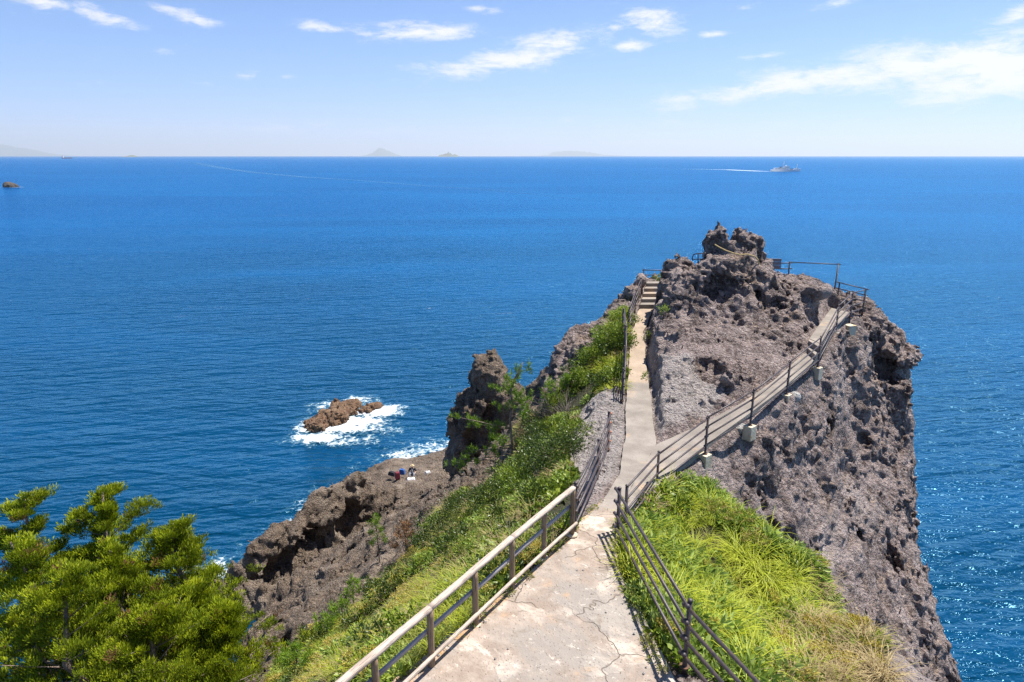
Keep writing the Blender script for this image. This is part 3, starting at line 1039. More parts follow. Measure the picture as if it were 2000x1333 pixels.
leaf_mat('grass_blade', (0.19, 0.25, 0.014), (0.40, 0.45, 0.025), (0.56, 0.56, 0.06), 0.4)
leaf_mat('slope_grass', (0.15, 0.19, 0.025), (0.29, 0.31, 0.045), (0.46, 0.40, 0.12), 0.35)
leaf_mat('dry_grass', (0.30, 0.22, 0.10), (0.40, 0.31, 0.15), (0.50, 0.40, 0.22), 0.3, 0.8)
leaf_mat('pale_herb', (0.12, 0.20, 0.030), (0.28, 0.38, 0.055), (0.44, 0.52, 0.15), 0.3)
leaf_mat('green_leaf', (0.055, 0.10, 0.010), (0.145, 0.215, 0.017), (0.30, 0.36, 0.035), 0.3, 0.45, 0.4)
leaf_mat('dark_leaf', (0.022, 0.045, 0.008), (0.055, 0.09, 0.014), (0.12, 0.16, 0.022), 0.25, 0.4, 0.45)
leaf_mat('yellow_flower', (0.34, 0.27, 0.035), (0.46, 0.37, 0.06), (0.50, 0.42, 0.13), 0.3)
leaf_mat('brown_flower', (0.27, 0.20, 0.05), (0.36, 0.29, 0.08), (0.34, 0.33, 0.09), 0.3)
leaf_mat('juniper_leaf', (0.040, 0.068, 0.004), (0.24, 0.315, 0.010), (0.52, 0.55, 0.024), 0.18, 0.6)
leaf_mat('brown_needle', (0.16, 0.075, 0.03), (0.25, 0.125, 0.055), (0.33, 0.19, 0.09), 0.2, 0.8)
leaf_mat('pine_needle', (0.05, 0.11, 0.010), (0.13, 0.23, 0.016), (0.24, 0.35, 0.028), 0.25, 0.5)
simple_mat('bark', (0.17, 0.12, 0.09), 0.95, nscale=14, col2=(0.28, 0.22, 0.18), bump=0.02, bscale=40)
simple_mat('dead_twig', (0.30, 0.25, 0.21), 0.95, nscale=14, col2=(0.18, 0.145, 0.12))

# ------------------------------------------------------------------ the sea
m, nt, b = new_mat('sea_water')
tc = nt.node('ShaderNodeTexCoord').outputs['Object']


def wave_map(deg, stretch):
    mp_ = nt.node('ShaderNodeMapping')
    mp_.vector_type = 'TEXTURE'
    nt.set(mp_.inputs['Vector'], tc)
    mp_.inputs['Rotation'].default_value = (0, 0, R(deg))
    mp_.inputs['Scale'].default_value = (stretch, 1.0, 1.0)
    return mp_.outputs[0]


wv = wave_map(14, 2.5)
swell = nt.noise(wave_map(10, 4.0), 0.085, 2, 0.5, 0.2)
chop = nt.noise(wave_map(15, 4.2), 0.58, 2, 0.5, 0.35)
chop2 = nt.noise(wave_map(-9, 3.4), 0.82, 2, 0.5, 0.35)
rip = nt.noise(wave_map(6, 2.0), 1.6, 3, 0.6, 0.4)
mic = nt.noise(wave_map(0, 1.4), 4.2, 2, 0.6, 0.3)
patch = nt.noise(tc, 0.0035, 5, 0.6)
streak = nt.node('ShaderNodeMapping')
nt.set(streak.inputs['Vector'], tc)
streak.inputs['Rotation'].default_value = (0, 0, R(12))
streak.inputs['Scale'].default_value = (0.2, 1.0, 1.0)
streakn = nt.noise(streak.outputs[0], 0.012, 5, 0.6, 0.6)
offshore = nt.ramp(nt.vmath('LENGTH', tc), 40.0, 420.0)      # green-blue over the rocky bottom, deep blue out at sea
inner = nt.mix(nt.ramp(patch, 0.35, 0.68), (0.0005, 0.030, 0.072), (0.0007, 0.042, 0.098))
outer = nt.mix(nt.ramp(patch, 0.35, 0.68), (0.0007, 0.048, 0.165), (0.0010, 0.064, 0.205))
c = nt.mix(offshore, inner, outer)
c = nt.mix(nt.ramp(streakn, 0.45, 0.7, 0, 0.5), c, (0.003, 0.095, 0.27))
# small breaking crests
cap = nt.math('MULTIPLY', nt.ramp(nt.noise(wv, 0.22, 5, 0.7, 0.6), 0.665, 0.72), nt.ramp(nt.noise(wv, 3.0, 4, 0.7), 0.5, 0.62))
c = nt.mix(nt.math('MULTIPLY', cap, 0.75), c, (0.55, 0.62, 0.68))
h1 = nt.bump(swell, 1.0, 1.0)
h2 = nt.bump(nt.math('ADD', chop, nt.math('MULTIPLY', chop2, 0.6)), 0.85, 1.0, h1)
h3 = nt.bump(rip, 0.24, 1.0, h2)
h4 = nt.bump(mic, 0.06, 1.0, h3)
# water body (light scattered back out of the sea) under a thin mirror of the sky
body = nt.node('ShaderNodeBsdfDiffuse')
nt.set(body.inputs['Color'], c)
nt.set(body.inputs['Normal'], h3)
gl = nt.node('ShaderNodeBsdfGlossy')
gl.inputs['Roughness'].default_value = 0.14
gl.inputs['Color'].default_value = (0.30, 0.70, 1.0, 1)
nt.set(gl.inputs['Normal'], h4)
fr = nt.node('ShaderNodeFresnel')
fr.inputs['IOR'].default_value = 1.333
nt.set(fr.inputs['Normal'], h4)
mx = nt.node('ShaderNodeMixShader')
nt.set(mx.inputs[0], nt.ramp(fr.outputs[0], 0.02, 0.34, 0.010, 0.52, smooth=False))
nt.l.new(body.outputs[0], mx.inputs[1])
nt.l.new(gl.outputs[0], mx.inputs[2])
nt.l.new(mx.outputs[0], m.node_tree.nodes['Material Output'].inputs['Surface'])
m.node_tree.nodes.remove(b)

RAD = 92000.0
ang = np.linspace(0, 2 * math.pi, 97)[:-1]
vs, qs = [], []
radii = [0.0, 60, 200, 800, 3000, 12000, 40000, RAD]
vs.append((0, 30, 0))
ts = []
for r in radii[1:]:
    for a in ang:
        vs.append((r * math.cos(a), 30 + r * math.sin(a), 0))
n = len(ang)
for k in range(n):
    ts.append((0, 1 + k, 1 + (k + 1) % n))
for i in range(len(radii) - 2):
    for k in range(n):
        a0 = 1 + i * n
        qs.append((a0 + k, a0 + n + k, a0 + n + (k + 1) % n, a0 + (k + 1) % n))
tag(link_mesh('sea', np_mesh('sea', vs, qs, ts, False), 'sea_water'), kind='structure')

# ------------------------------------------------------------------ the land
land_block('rocky_headland', 1.2, 23.2, 13.4, 39.8, 4.8, 26.4, 0.077, 1.0, True, 'lava_rock')
land_block('headland_foot', 1.0, 23.2, 13.2, 39.8, -0.8, 5.2, 0.24, 1.0, False, 'lava_rock')
land_block('near_slope', -19.0, 22.0, 0.4, 13.8, -0.6, 23.0, 0.2, 1.0, False, 'lava_rock')
land_block('shore_rocks', -26.6, 1.6, 13.2, 68.0, -0.8, 21.5, 0.16, 1.5, True, 'shore_rock', 1.35)

# ------------------------------------------------------------------ paved surfaces
def ribbon(name, Lp, Rp, nu, nv, mat, thick=0.16, rough=0.012, dz=0.0, ragged=0.0):
    A = interp_pts(Lp, nv)
    B = interp_pts(Rp, nv)
    u = np.linspace(0, 1, nu)
    P = A[:, None, :] * (1 - u)[None, :, None] + B[:, None, :] * u[None, :, None]
    P[:, :, 2] += dz
    flat = P.reshape(-1, 3)
    flat[:, 2] += rough * (vnoise(flat, 1.1, 21) + 0.6 * vnoise(flat, 3.1, 22) + 0.4 * vnoise(flat, 9.0, 23))
    if ragged:
        e = np.abs(u - 0.5) * 2
        w = np.tile(sstep(e, 0.8, 1.0)[None, :], (nv, 1)).ravel()
        flat[:, 0] += ragged * w * (vnoise(flat, 1.7, 25) + 0.5 * vnoise(flat, 6.0, 26))
        flat[:, 1] += ragged * w * (vnoise(flat, 1.6, 27) + 0.5 * vnoise(flat, 6.0, 28))
    idx = np.arange(nv * nu).reshape(nv, nu)
    q = np.stack([idx[:-1, :-1], idx[:-1, 1:], idx[1:, 1:], idx[1:, :-1]], -1).reshape(-1, 4)
    rim = np.concatenate([idx[0, :], idx[1:, -1], idx[-1, -2::-1], idx[-2:0:-1, 0]])
    low = flat[rim].copy()
    low[:, 2] -= thick
    base = len(flat)
    n = len(rim)
    sk = np.array([(rim[k], base + k, base + (k + 1) % n, rim[(k + 1) % n]) for k in range(n)])
    V = np.concatenate([flat, flat[rim], low])
    sk = np.array([(base + k, base + n + k, base + n + (k + 1) % n, base + (k + 1) % n) for k in range(n)])
    me = np_mesh(name, V, np.concatenate([q, sk]), None, True)
    ee = np.tile((1 - u)[None, :], (nv, 1)).ravel()
    aa = np.tile(np.linspace(0, 1, nv)[:, None], (1, nu)).ravel() if name == 'path' else np.zeros(nu * nv) + 0.2
    add_attr(me, 'edge', np.concatenate([ee, ee[rim], ee[rim]]))
    add_attr(me, 'along', np.concatenate([aa, aa[rim], aa[rim]]))
    o = link_mesh(name, me, mat)
    return tag(o, kind='structure')


ribbon('pavement', PLAT_L, PLAT_R, 70, 150, 'worn_concrete', 0.35, 0.016, 0.0, 0.05)
ribbon('path', PATH_L, PATH_R, 16, 140, 'path_concrete', 0.25, 0.012, 0.004, 0.035)
ribbon('ramp', RAMP_I, RAMP_O, 12, 120, 'path_concrete', 0.45, 0.004, 0.008)
ribbon('upper_ramp', RAMP2_I, RAMP2_O, 10, 40, 'path_concrete', 0.45, 0.004, 0.004)

# stairs at the end of the path: each step its own block
stairs = empty('stairs', tuple((PATH_L[-1] + PATH_R[-1]) / 2))
tag(stairs, 'flight of concrete steps climbing beside the rock at the end of the narrow path', 'stairs')
sa, sb = PATH_L[-1], PATH_R[-1]
ta, tb = STEP_TOP
NST = 5
for k in range(NST):
    f0, f1 = k / NST, (k + 1.0) / NST
    z = sa[2] + (ta[2] - sa[2]) * f1 + 0.02
    p = [sa + (ta - sa) * f0, sb + (tb - sb) * f0, sb + (tb - sb) * (f1 + 0.03), sa + (ta - sa) * (f1 + 0.03)]
    top = [np.array([q[0], q[1], z]) for q in p]
    bot = [np.array([q[0], q[1], z - 0.42]) for q in p]
    MB().raw(bot + top, [(3, 2, 1, 0), (4, 5, 6, 7), (0, 1, 5, 4), (1, 2, 6, 5), (2, 3, 7, 6), (3, 0, 4, 7)]).build('step', 'path_concrete', stairs, False, 0.015)
rs = empty('stairs', tuple((RAMP_I[-1] + RAMP_O[-1]) / 2))
tag(rs, 'two broad concrete steps in the ramp between its lower and upper part', 'stairs')
for k in range(2):
    f0, f1 = k / 2, (k + 1.0) / 2
    i0, i1 = RAMP_I[-1], RAMP2_I[0]
    o0, o1 = RAMP_O[-1], RAMP2_O[0]
    z = i0[2] + (i1[2] - i0[2]) * f1 - 0.012
    p = [i0 + (i1 - i0) * f0, o0 + (o1 - o0) * f0, o0 + (o1 - o0) * f1, i0 + (i1 - i0) * f1]
    top = [np.array([q[0], q[1], z]) for q in p]
    bot = [np.array([q[0], q[1], z - 0.5]) for q in p]
    MB().raw(bot + top, [(3, 2, 1, 0), (4, 5, 6, 7), (0, 1, 5, 4), (1, 2, 6, 5), (2, 3, 7, 6), (3, 0, 4, 7)]).build('step', 'path_concrete', rs, False, 0.015)

simple_mat('rusty_metal', (0.16, 0.07, 0.03), 0.85, nscale=22, col2=(0.05, 0.035, 0.03), bump=0.003, bscale=80)
# ------------------------------------------------------------------ black tube railings
def railing(label, group, bases, height=1.1, levels=(1.07, 0.80, 0.53, 0.26), r_post=0.032, r_rail=0.023, ext=(0.0, 0.0), heights=None, sink=0.25, tilt=None, offset=(0, 0), orange=False):
    """posts on bases (world points), rails span by span; rails rest on one side of the posts"""
    root = empty('railing', tuple(bases[0]))
    tag(root, label, 'railing', group)
    n = len(bases)
    bases = [np.asarray(b_, dtype=float) for b_ in bases]
    hs_ = heights or [height] * n
    for b_, h_ in zip(bases, hs_):
        tl = np.array(tilt if tilt else (0, 0, 0)) + np.array([random.uniform(-.015, .015), random.uniform(-.015, .015), 0])
        top = b_ + np.array([0, 0, h_]) + tl
        po = MB().path([b_ - np.array([0, 0, sink]), b_, top], r_post, 12).build('post', 'black_metal', root)
        MB().ball(top, (r_post * 1.18, r_post * 1.18, r_post * 0.9), 12, 6).build('cap', 'black_metal', po)
        MB().path([b_ - np.array([0, 0, 0.01]), b_ + np.array([0, 0, 0.014])], r_post * 2.1, 12).build('base_plate', 'rusty_metal', po, False)
    off = np.array([offset[0], offset[1], 0.0])
    for i in range(n - 1):
        d = bases[i + 1] - bases[i]
        dn = d / np.linalg.norm(d)
        for lv in levels:
            a = bases[i] + np.array([0, 0, lv * hs_[i] / height]) + off
            c = bases[i + 1] + np.array([0, 0, lv * hs_[i + 1] / height]) + off
            a = a - dn * (ext[0] if i == 0 else 0.05)
            c = c + dn * (ext[1] if i == n - 2 else 0.05)
            if i % 2:
                a[2] -= 0.03
                c[2] -= 0.03
            rl = MB().path([a, (a + c) / 2 + np.array([0, 0, random.uniform(-.008, .004)]), c], r_rail, 10).build('rail', 'black_metal', root)
            for q in (a, c):
                MB().ball(q, r_rail * 1.45, 8, 5).build('end_cap', 'orange_cap' if (orange and i == n - 2 and q is c) else 'black_metal', rl)
    return root


def gpt(px, py, D):
    return W(px, py, D)


RAILS = 'black metal railings of the cliff walk'
# near railing, right of the platform
nr = [W(1206, 1052, 7.45), W(1337, 1302, 7.2), np.array([3.9, 4.6, 20.75])]
railing('black four-rail railing beside the grass slope, right of the broad concrete pavement', RAILS, nr, 1.12, ext=(0.12, 0.1), r_post=0.036, r_rail=0.027, offset=(-0.05, -0.03))
# ramp railing on footings
FOOT_PX = [(1282, 962, 8.15), (1377, 887, 7.85), (1465, 831, 7.55), (1536, 770, 7.32), (1597, 717, 7.12)]
foots = [W(*p) for p in FOOT_PX]
rr_ = [W(1221, 1042, 7.6)] + foots + [W(1632, 650, 6.62), W(1660, 621, 6.42), W(1684, 612, 6.75)]
railing('long black four-rail railing along the outer edge of the concrete ramp', RAILS, rr_, 1.1, ext=(0.0, 0.05))
railing('short black railing section closing off the top end of the ramp above the sea', RAILS, [W(1684, 612, 6.75) + np.array([0.06, 0.08, 0]), W(1634, 598, 6.55)], 1.08, ext=(0.1, 0.1))
# lower left railing over the pale rock
ll = [W(1122, 1042, 7.3), W(1166, 940, 7.72), W(1187, 878, 7.85)]
railing('black four-rail railing with orange rail ends over the pale rock, beyond the wooden fence', RAILS, ll, 1.1, ext=(0.12, 0.03), r_post=0.036, r_rail=0.028, offset=(0.045, 0.0), orange=True)
# upper left railing
ul = [W(1215, 783, 7.75), W(1218, 735, 7.55), W(1219, 690, 7.35), W(1215, 655, 7.1)]
railing('black railing on the left of the narrow path, between the path and green bushes', RAILS, ul, 1.1, ext=(0.08, 0.1), r_rail=0.026, offset=(0.045, 0))
us = [W(1228, 645, 7.0), W(1240, 610, 6.75), W(1250, 585, 6.5)]
railing('black railing climbing beside the concrete steps near the far rocks', RAILS, us, 1.0, levels=(0.98, 0.74, 0.5, 0.26), ext=(0.05, 0.05), r_rail=0.024)
bk = [WY(1256, 561, 34.2), WY(1302, 561, 34.4)]
railing('black railing crossing behind the top of the concrete steps', RAILS, bk, 0.9, levels=(0.87, 0.62, 0.34), ext=(0.05, 0.1))
# railing of the bench terrace
p0, p1, p2, p3 = WY(1478, 556, 31.6), WY(1505, 556, 31.2), WY(1538, 556, 30.8), WY(1626, 590, 29.6)
railing('black railing behind the grey bench, right of the summit rock', RAILS, [p0, p1, p2], 1.05, levels=(1.02, 0.76, 0.5, 0.24), ext=(0.0, 0.1))
hp = WY(1638, 516, 29.8)
rt = empty('railing', tuple(p3))
tag(rt, 'single black handrail ending in a tall leaning post, right of the summit rock', 'railing', RAILS)
po = MB().path([p3 - np.array([0, 0, .4]), p3, hp], 0.036, 12).build('post', 'black_metal', rt)
MB().ball(hp, 0.042, 10, 6).build('cap', 'black_metal', po)
MB().path([p2 + np.array([0.05, 0, 1.02]), hp + np.array([0.1, 0, -0.02])], 0.023, 10).build('rail', 'black_metal', rt)
# hooped rail on the left of the summit
hq = [WY(1351, 525, 30.4), WY(1352, 505, 30.4), WY(1354, 498, 30.4), WY(1360, 496, 30.3), WY(1382, 495, 30.0)]
ho = empty('railing', tuple(hq[0]))
tag(ho, 'small hooped black handrail end left of the summit rock', 'railing', RAILS)
MB().path(hq, 0.024, 10).build('rail', 'black_metal', ho)
MB().path([WY(1353, 507, 30.4), WY(1380, 506, 30.0)], 0.022, 10).build('rail', 'black_metal', ho)
MB().path([WY(1363, 520, 30.3), WY(1364, 496, 30.3)], 0.028, 10).build('post', 'black_metal', ho)

# footings
for i, (f, lab) in enumerate(zip(foots, ['square concrete footing under the ramp railing, half hidden by green plants', 'yellowish concrete footing under the second post of the ramp railing', 'yellowish concrete footing under the third post of the ramp railing, beside a pale boulder',
                                        'yellowish concrete footing under the ramp railing, with pale boulders on both sides', 'yellowish concrete footing under the fifth post of the ramp railing, near the ramp steps'])):
    a = np.array([0.76, 0.65, 0]) * 0.14
    c = np.array([-0.65, 0.76, 0]) * 0.14
    MBf = MB().box(f - np.array([0, 0, 0.22]), a * (1 + 0.1 * random.random()), c, np.array([0, 0, 0.215]), 0.94)
    o = MBf.build('railing_footing', 'footing_concrete', None, False, 0.012)
    tag(o, lab, 'footing', 'concrete footings of the ramp railing')
f = W(1660, 634, 6.62)
o = MB().box(f - np.array([0, 0, 0.32]), (0.16, 0.05, 0), (-0.05, 0.16, 0), (0, 0, 0.3), 1.12).build('railing_footing', 'footing_concrete', None, False, 0.012)
tag(o, 'tall stained concrete footing under the upper end of the ramp railing', 'footing', 'concrete footings of the ramp railing')

# ------------------------------------------------------------------ wooden fence
def uv_box(name, mat, parent, a, c, w, h, bend=0.0, seg=14, roundness=0.0):
    """beam from a to c with rounded section w x h, u along the length, v round the section"""
    a, c = np.asarray(a, float), np.asarray(c, float)
    d = c - a
    L = np.linalg.norm(d)
    d /= L
    up = np.array([0, 0, 1.0]) if abs(d[2]) < 0.9 else np.array([0, 1.0, 0])
    s = np.cross(d, up)
    s /= np.linalg.norm(s)
    u = np.cross(s, d)
    sides = 12
    org = np.array(origin_of(parent))
    vs, uvs = [], []
    ph = random.uniform(0, 50)
    for i in range(seg + 1):
        t = i / seg
        c0 = a + d * L * t + u * bend * math.sin(t * 3.1)
        for k in range(sides):
            th = 2 * math.pi * k / sides
            cs, sn = math.cos(th), math.sin(th)
            e = 0.45 + 0.55 * roundness
            x = math.copysign(abs(cs) ** e, cs) * w / 2
            y = math.copysign(abs(sn) ** e, sn) * h / 2
            wob = 1 + 0.05 * math.sin(7 * t * L + ph + k * 1.7) + 0.03 * math.sin(17 * t * L + k * 2.3 + ph)
            vs.append(c0 + s * x * wob + u * y * wob - org)
    qs = []
    for i in range(seg):
        for k in range(sides):
            k2 = (k + 1) % sides
            qs.append((i * sides + k, i * sides + k2, (i + 1) * sides + k2, (i + 1) * sides + k))
    n = len(vs)
    vs.append(a - org)
    vs.append(c - org)
    ts = [(n, (k + 1) % sides, k) for k in range(sides)] + [(n + 1, seg * sides + k, seg * sides + (k + 1) % sides) for k in range(sides)]
    me = np_mesh(name, vs, qs, ts, True)
    uvl = me.uv_layers.new(name='UVMap')
    for p in me.polygons:
        for li in p.loop_indices:
            vi = me.loops[li].vertex_index
            if vi < n:
                uvl.data[li].uv = (ph + (vi // sides) / seg * L, (vi % sides) / sides * 0.4 + ph)
            else:
                uvl.data[li].uv = (ph, ph)
    return link_mesh(name, me, mat, parent)


wf_px = [(843, 1304), (930, 1221), (1000, 1152), (1062, 1091), (1117, 1044)]
wf = [W(px, py, 7.22) for px, py in wf_px]
d0 = wf[0] - wf[1]
wf = [wf[0] + d0 * 2.05, wf[0] + d0] + wf
wfence = empty('wooden_fence', tuple(wf[0]))
tag(wfence, 'weathered wooden post and rail fence along the left edge of the concrete pavement', 'fence')
wtop = 1.0
pd = (wf[-1] - wf[2])
pd /= np.linalg.norm(pd)
side = np.array([pd[1], -pd[0], 0.0])      # to the right of the fence
for i, p in enumerate(wf):
    po = uv_box('post', 'brown_wood', wfence, p - np.array([0, 0, 0.2]), p + np.array([random.uniform(-.01, .01), 0, wtop - 0.03]), 0.10, 0.10, 0.004, 10, 1.0)
    MB().ball(p + np.array([0, 0, -0.01]), (0.12, 0.12, 0.035), 12, 5).build('collar', 'footing_concrete', po)
# top beam in three lengths, mid rail behind, lower rail in front
for (i, j) in ((0, 2), (2, 4), (4, 6)):
    a = wf[i] + np.array([0, 0, wtop])
    c = wf[j] + np.array([0, 0, wtop])
    a = a + pd * (0.004 if i else 0)
    c = c + pd * (0.02 if j == 6 else 0)
    uv_box('top_rail', 'bleached_wood', wfence, a, c, 0.105, 0.072, 0.006, 20, 0.0)
for (i, j) in ((0, 3), (3, 6)):
    uv_box('middle_rail', 'grey_wood', wfence, wf[i] + np.array([0, 0, 0.58]) - side * 0.055 + pd * 0.004, wf[j] + np.array([0, 0, 0.60]) - side * 0.055, 0.045, 0.075, 0.008, 20, 0.1)
for (i, j) in ((0, 4), (4, 6)):
    uv_box('lower_rail', 'bleached_wood', wfence, wf[i] + np.array([0, 0, 0.22 + 0.02 * (i > 0)]) + side * 0.065, wf[j] + np.array([0, 0, 0.24]) + side * 0.065 + pd * 0.06, 0.062, 0.06, 0.008, 20, 0.7)

# ------------------------------------------------------------------ bench on the terrace, rope, boulders
bb = WY(1503, 541, 30.6)
bench = empty('bench', tuple(bb - np.array([0, 0, 0.3])))
tag(bench, 'small grey bench on the terrace right of the summit rock', 'bench')
for k in range(3):
    MB().box(bb + np.array([0.0, 0.28, 0.42 + 0.15 * k]), (0.55, -0.06, 0), (0.003, 0.022, 0), (0, 0, 0.068)).build('back_slat', 'grey_bench', bench, False, 0.006)
for k in range(3):
    MB().box(bb + np.array([0.0, -0.12 + 0.14 * k, 0.16]), (0.55, -0.06, 0), (0.007, 0.062, 0), (0, 0, 0.022)).build('seat_slat', 'grey_bench', bench, False, 0.006)
for s_ in (-0.42, 0.42):
    MB().box(bb + np.array([s_, 0.02 - s_ * 0.1, -0.12]), (0.035, 0, 0), (0, 0.17, 0), (0, 0, 0.255)).build('leg', 'grey_bench', bench, False, 0.006)

rope_px = [(1396, 478, 27.55), (1404, 483, 27.45), (1418, 490, 27.4), (1432, 495, 27.35), (1446, 498, 27.3), (1460, 497, 27.35), (1474, 501, 27.5), (1481, 508, 27.7), (1482, 518, 27.8)]
ropts = interp_pts([WY(p[0], p[1], p[2] - 0.38) for p in rope_px], 30)
o = MB().path(list(ropts), 0.026, 8).build('rope', 'rope')
tag(o, 'straw coloured rope draped across the rock just below the summit', 'rope')


def boulder(c, r, mat, seed, name='boulder', nu=20, nv=12, amp=0.22):
    mb = MB().ball((0, 0, 0), 1.0, nu, nv)
    v = mb.v[0]
    nz_ = vnoise(v, 1.1, seed) * amp + vnoise(v, 2.4, seed + 1) * amp * 0.5
    v = v * (1 + nz_)[:, None] * np.asarray(r) + np.asarray(c)
    mb.v[0] = v
    return mb.build(name, mat)


for (px, py, D, r, lab) in [(1447, 838, 7.75, (0.24, 0.2, 0.14), 'pale rounded boulder left of the third ramp railing footing'), (1552, 775, 7.5, (0.2, 0.2, 0.17), 'pale rounded boulder right of the fourth ramp railing footing'),
                            (1508, 802, 7.68, (0.2, 0.18, 0.18), 'pale boulder on the rock just below the middle of the ramp'), (1637, 662, 6.85, (0.24, 0.22, 0.27), 'white boulder wedged against the upper ramp below the railing'),
                            (1521, 769, 7.42, (0.1, 0.1, 0.09), 'small white stone left of the fourth ramp railing footing'), (1268, 975, 8.05, (0.2, 0.3, 0.12), 'pale stone at the foot of the ramp beside the green plants')]:
    tag(boulder(W(px, py, D), r, 'pale_boulder', int(px)), lab, 'boulder', 'pale boulders beside the ramp')

# loose grit on the pavement and along its edges
gv, gq = [], []
for k in range(420):
    t = random.random() ** 0.6
    i = int(t * 100)
    A_ = interp_pts(PLAT_L, 101) if k == 0 else A_
    B_ = interp_pts(PLAT_R, 101) if k == 0 else B_
    u_ = random.choice((random.uniform(0.9, 0.99), random.uniform(0.02, 0.1), random.random(), random.uniform(0.8, 0.98)))
    p = A_[i] * (1 - u_) + B_[i] * u_
    r_ = random.uniform(0.005, 0.02) * random.choice((0.6, 0.8, 1.3))
    c_ = p + np.array([0, 0, 0.012 + r_ * 0.3])
    base = len(gv)
    for (x, y, z) in ((1, 0, 0), (-1, 0, 0), (0, 1, 0), (0, -1, 0), (0, 0, .7), (0, 0, -.7)):
        gv.append(c_ + np.array([x, y, z]) * r_ * random.uniform(0.7, 1.3))
    for f_ in ((0, 2, 4), (2, 1, 4), (1, 3, 4), (3, 0, 4), (2, 0, 5), (1, 2, 5), (3, 1, 5), (0, 3, 5)):
        gq.append(tuple(base + x for x in f_))
tag(link_mesh('gravel', np_mesh('gravel', gv, None, gq, False), 'pale_boulder'), 'loose grit on the concrete pavement', 'gravel', kind='stuff')

# ------------------------------------------------------------------ rocks standing in the sea
def sdf_rock(name, ells, h, k, mat, zmin=-0.7, fine=True, amp=1.0, cuts=()):
    C = np.array([e[0] for e in ells])
    Rr = np.array([e[1] for e in ells])
    lo = (C - Rr).min(0) - 1.0
    hi = (C + Rr).max(0) + 1.0
    lo[2] = max(lo[2], zmin)
    ax = [np.arange(lo[i], hi[i], h) for i in range(3)]
    X, Y, Z = np.meshgrid(*ax, indexing='ij')
    F = np.full(X.shape, -9.0, dtype=np.float32)
    for c, r in ells:
        q = np.sqrt(((X - c[0]) / r[0]) ** 2 + ((Y - c[1]) / r[1]) ** 2 + ((Z - c[2]) / r[2]) ** 2)
        F = np.maximum(F, ((1 - q) * min(r)).astype(np.float32))
    for c, r in cuts:
        q = np.sqrt(((X - c[0]) / r[0]) ** 2 + ((Y - c[1]) / r[1]) ** 2 + ((Z - c[2]) / r[2]) ** 2)
        F = np.minimum(F, ((q - 1) * min(r)).astype(np.float32))
    band = np.argwhere(np.abs(F) < 1.6 * k)
    P = band * h + lo
    F[band[:, 0], band[:, 1], band[:, 2]] += amp * rock_relief(P, k, fine)
    pos, quads = drop_crumbs(*surface_nets(F, lo, h), 60)
    org = np.array([C[0][0], C[0][1], 0.0])
    o = link_mesh(name, np_mesh(name, pos - org, quads, None, True), mat)
    o.location = org
    return o


YS = 44.0
stack = sdf_rock('sea_stack', [(WY(960, 748, YS), (1.25, 1.5, 1.6)), (WY(945, 735, YS), (0.9, 1.2, 1.1)), (WY(972, 795, YS), (2.2, 2.1, 2.0)), (WY(935, 835, YS), (1.95, 2.2, 2.7)), (WY(1005, 850, YS), (1.9, 2.0, 2.6)), (WY(918, 890, YS - 0.4), (1.75, 2.2, 2.7)),
                               (WY(960, 920, YS), (2.4, 2.4, 3.0)), (WY(920, 975, YS), (1.9, 2.2, 3.0)), (WY(1010, 800, YS + 0.4), (1.3, 1.5, 1.5)), (WY(1026, 850, YS + 0.5), (1.5, 1.8, 2.4))], 0.12, 1.2, 'shore_rock', zmin=0.5, amp=1.15,
                 cuts=[(WY(925, 860, YS - 2.3), (0.8, 1.0, 0.8)), (WY(940, 905, YS - 2.4), (0.9, 0.9, 0.5)), (WY(955, 815, YS - 2.0), (0.7, 0.9, 0.5))])
tag(stack, 'tall dark rock stack with a blunt top between the shore shelf and the pine', 'rock')
ZR = 28.0
reef = sdf_rock('sea_rock', [(W(622, 833, 27.8), (1.3, 1.6, 0.8)), (W(648, 818, 27.6), (1.8, 1.9, 1.0)), (W(672, 801, 27.7), (1.5, 1.6, 0.8)), (W(690, 792, 27.9), (0.9, 1.1, 0.55)), (W(656, 795, 27.5), (0.6, 0.8, 0.85))], 0.10, 0.8, 'reef_rock', amp=1.15)
tag(reef, 'reddish brown reef rock washed by white surf', 'rock', 'rocks standing in the sea')
reef2 = sdf_rock('sea_rock', [(W(716, 802, 27.8), (0.9, 0.9, 0.55)), (W(733, 796, 27.9), (0.8, 0.8, 0.5))], 0.10, 0.7, 'reef_rock', amp=1.0)
tag(reef2, 'small low reef rock awash in surf, right of the larger reef rock', 'rock', 'rocks standing in the sea')
simple_mat('dark_sea_rock', (0.075, 0.062, 0.052), 0.9, nscale=0.6, col2=(0.04, 0.034, 0.03))
fx = W(21, 366, 28.0)
far_rock = sdf_rock('sea_rock', [(fx + np.array([0, 0, 1.0]), (6.6, 5, 2.6)), (fx + np.array([-2.2, 0, 2.2]), (3.6, 3.5, 2.4)), (fx + np.array([3.8, 0, 0.8]), (3.6, 3, 1.8))], 0.5, 3.0, 'dark_sea_rock', fine=False, amp=0.6)
tag(far_rock, 'lone dark rock far out in the sea at the left edge', 'rock', 'rocks standing in the sea')

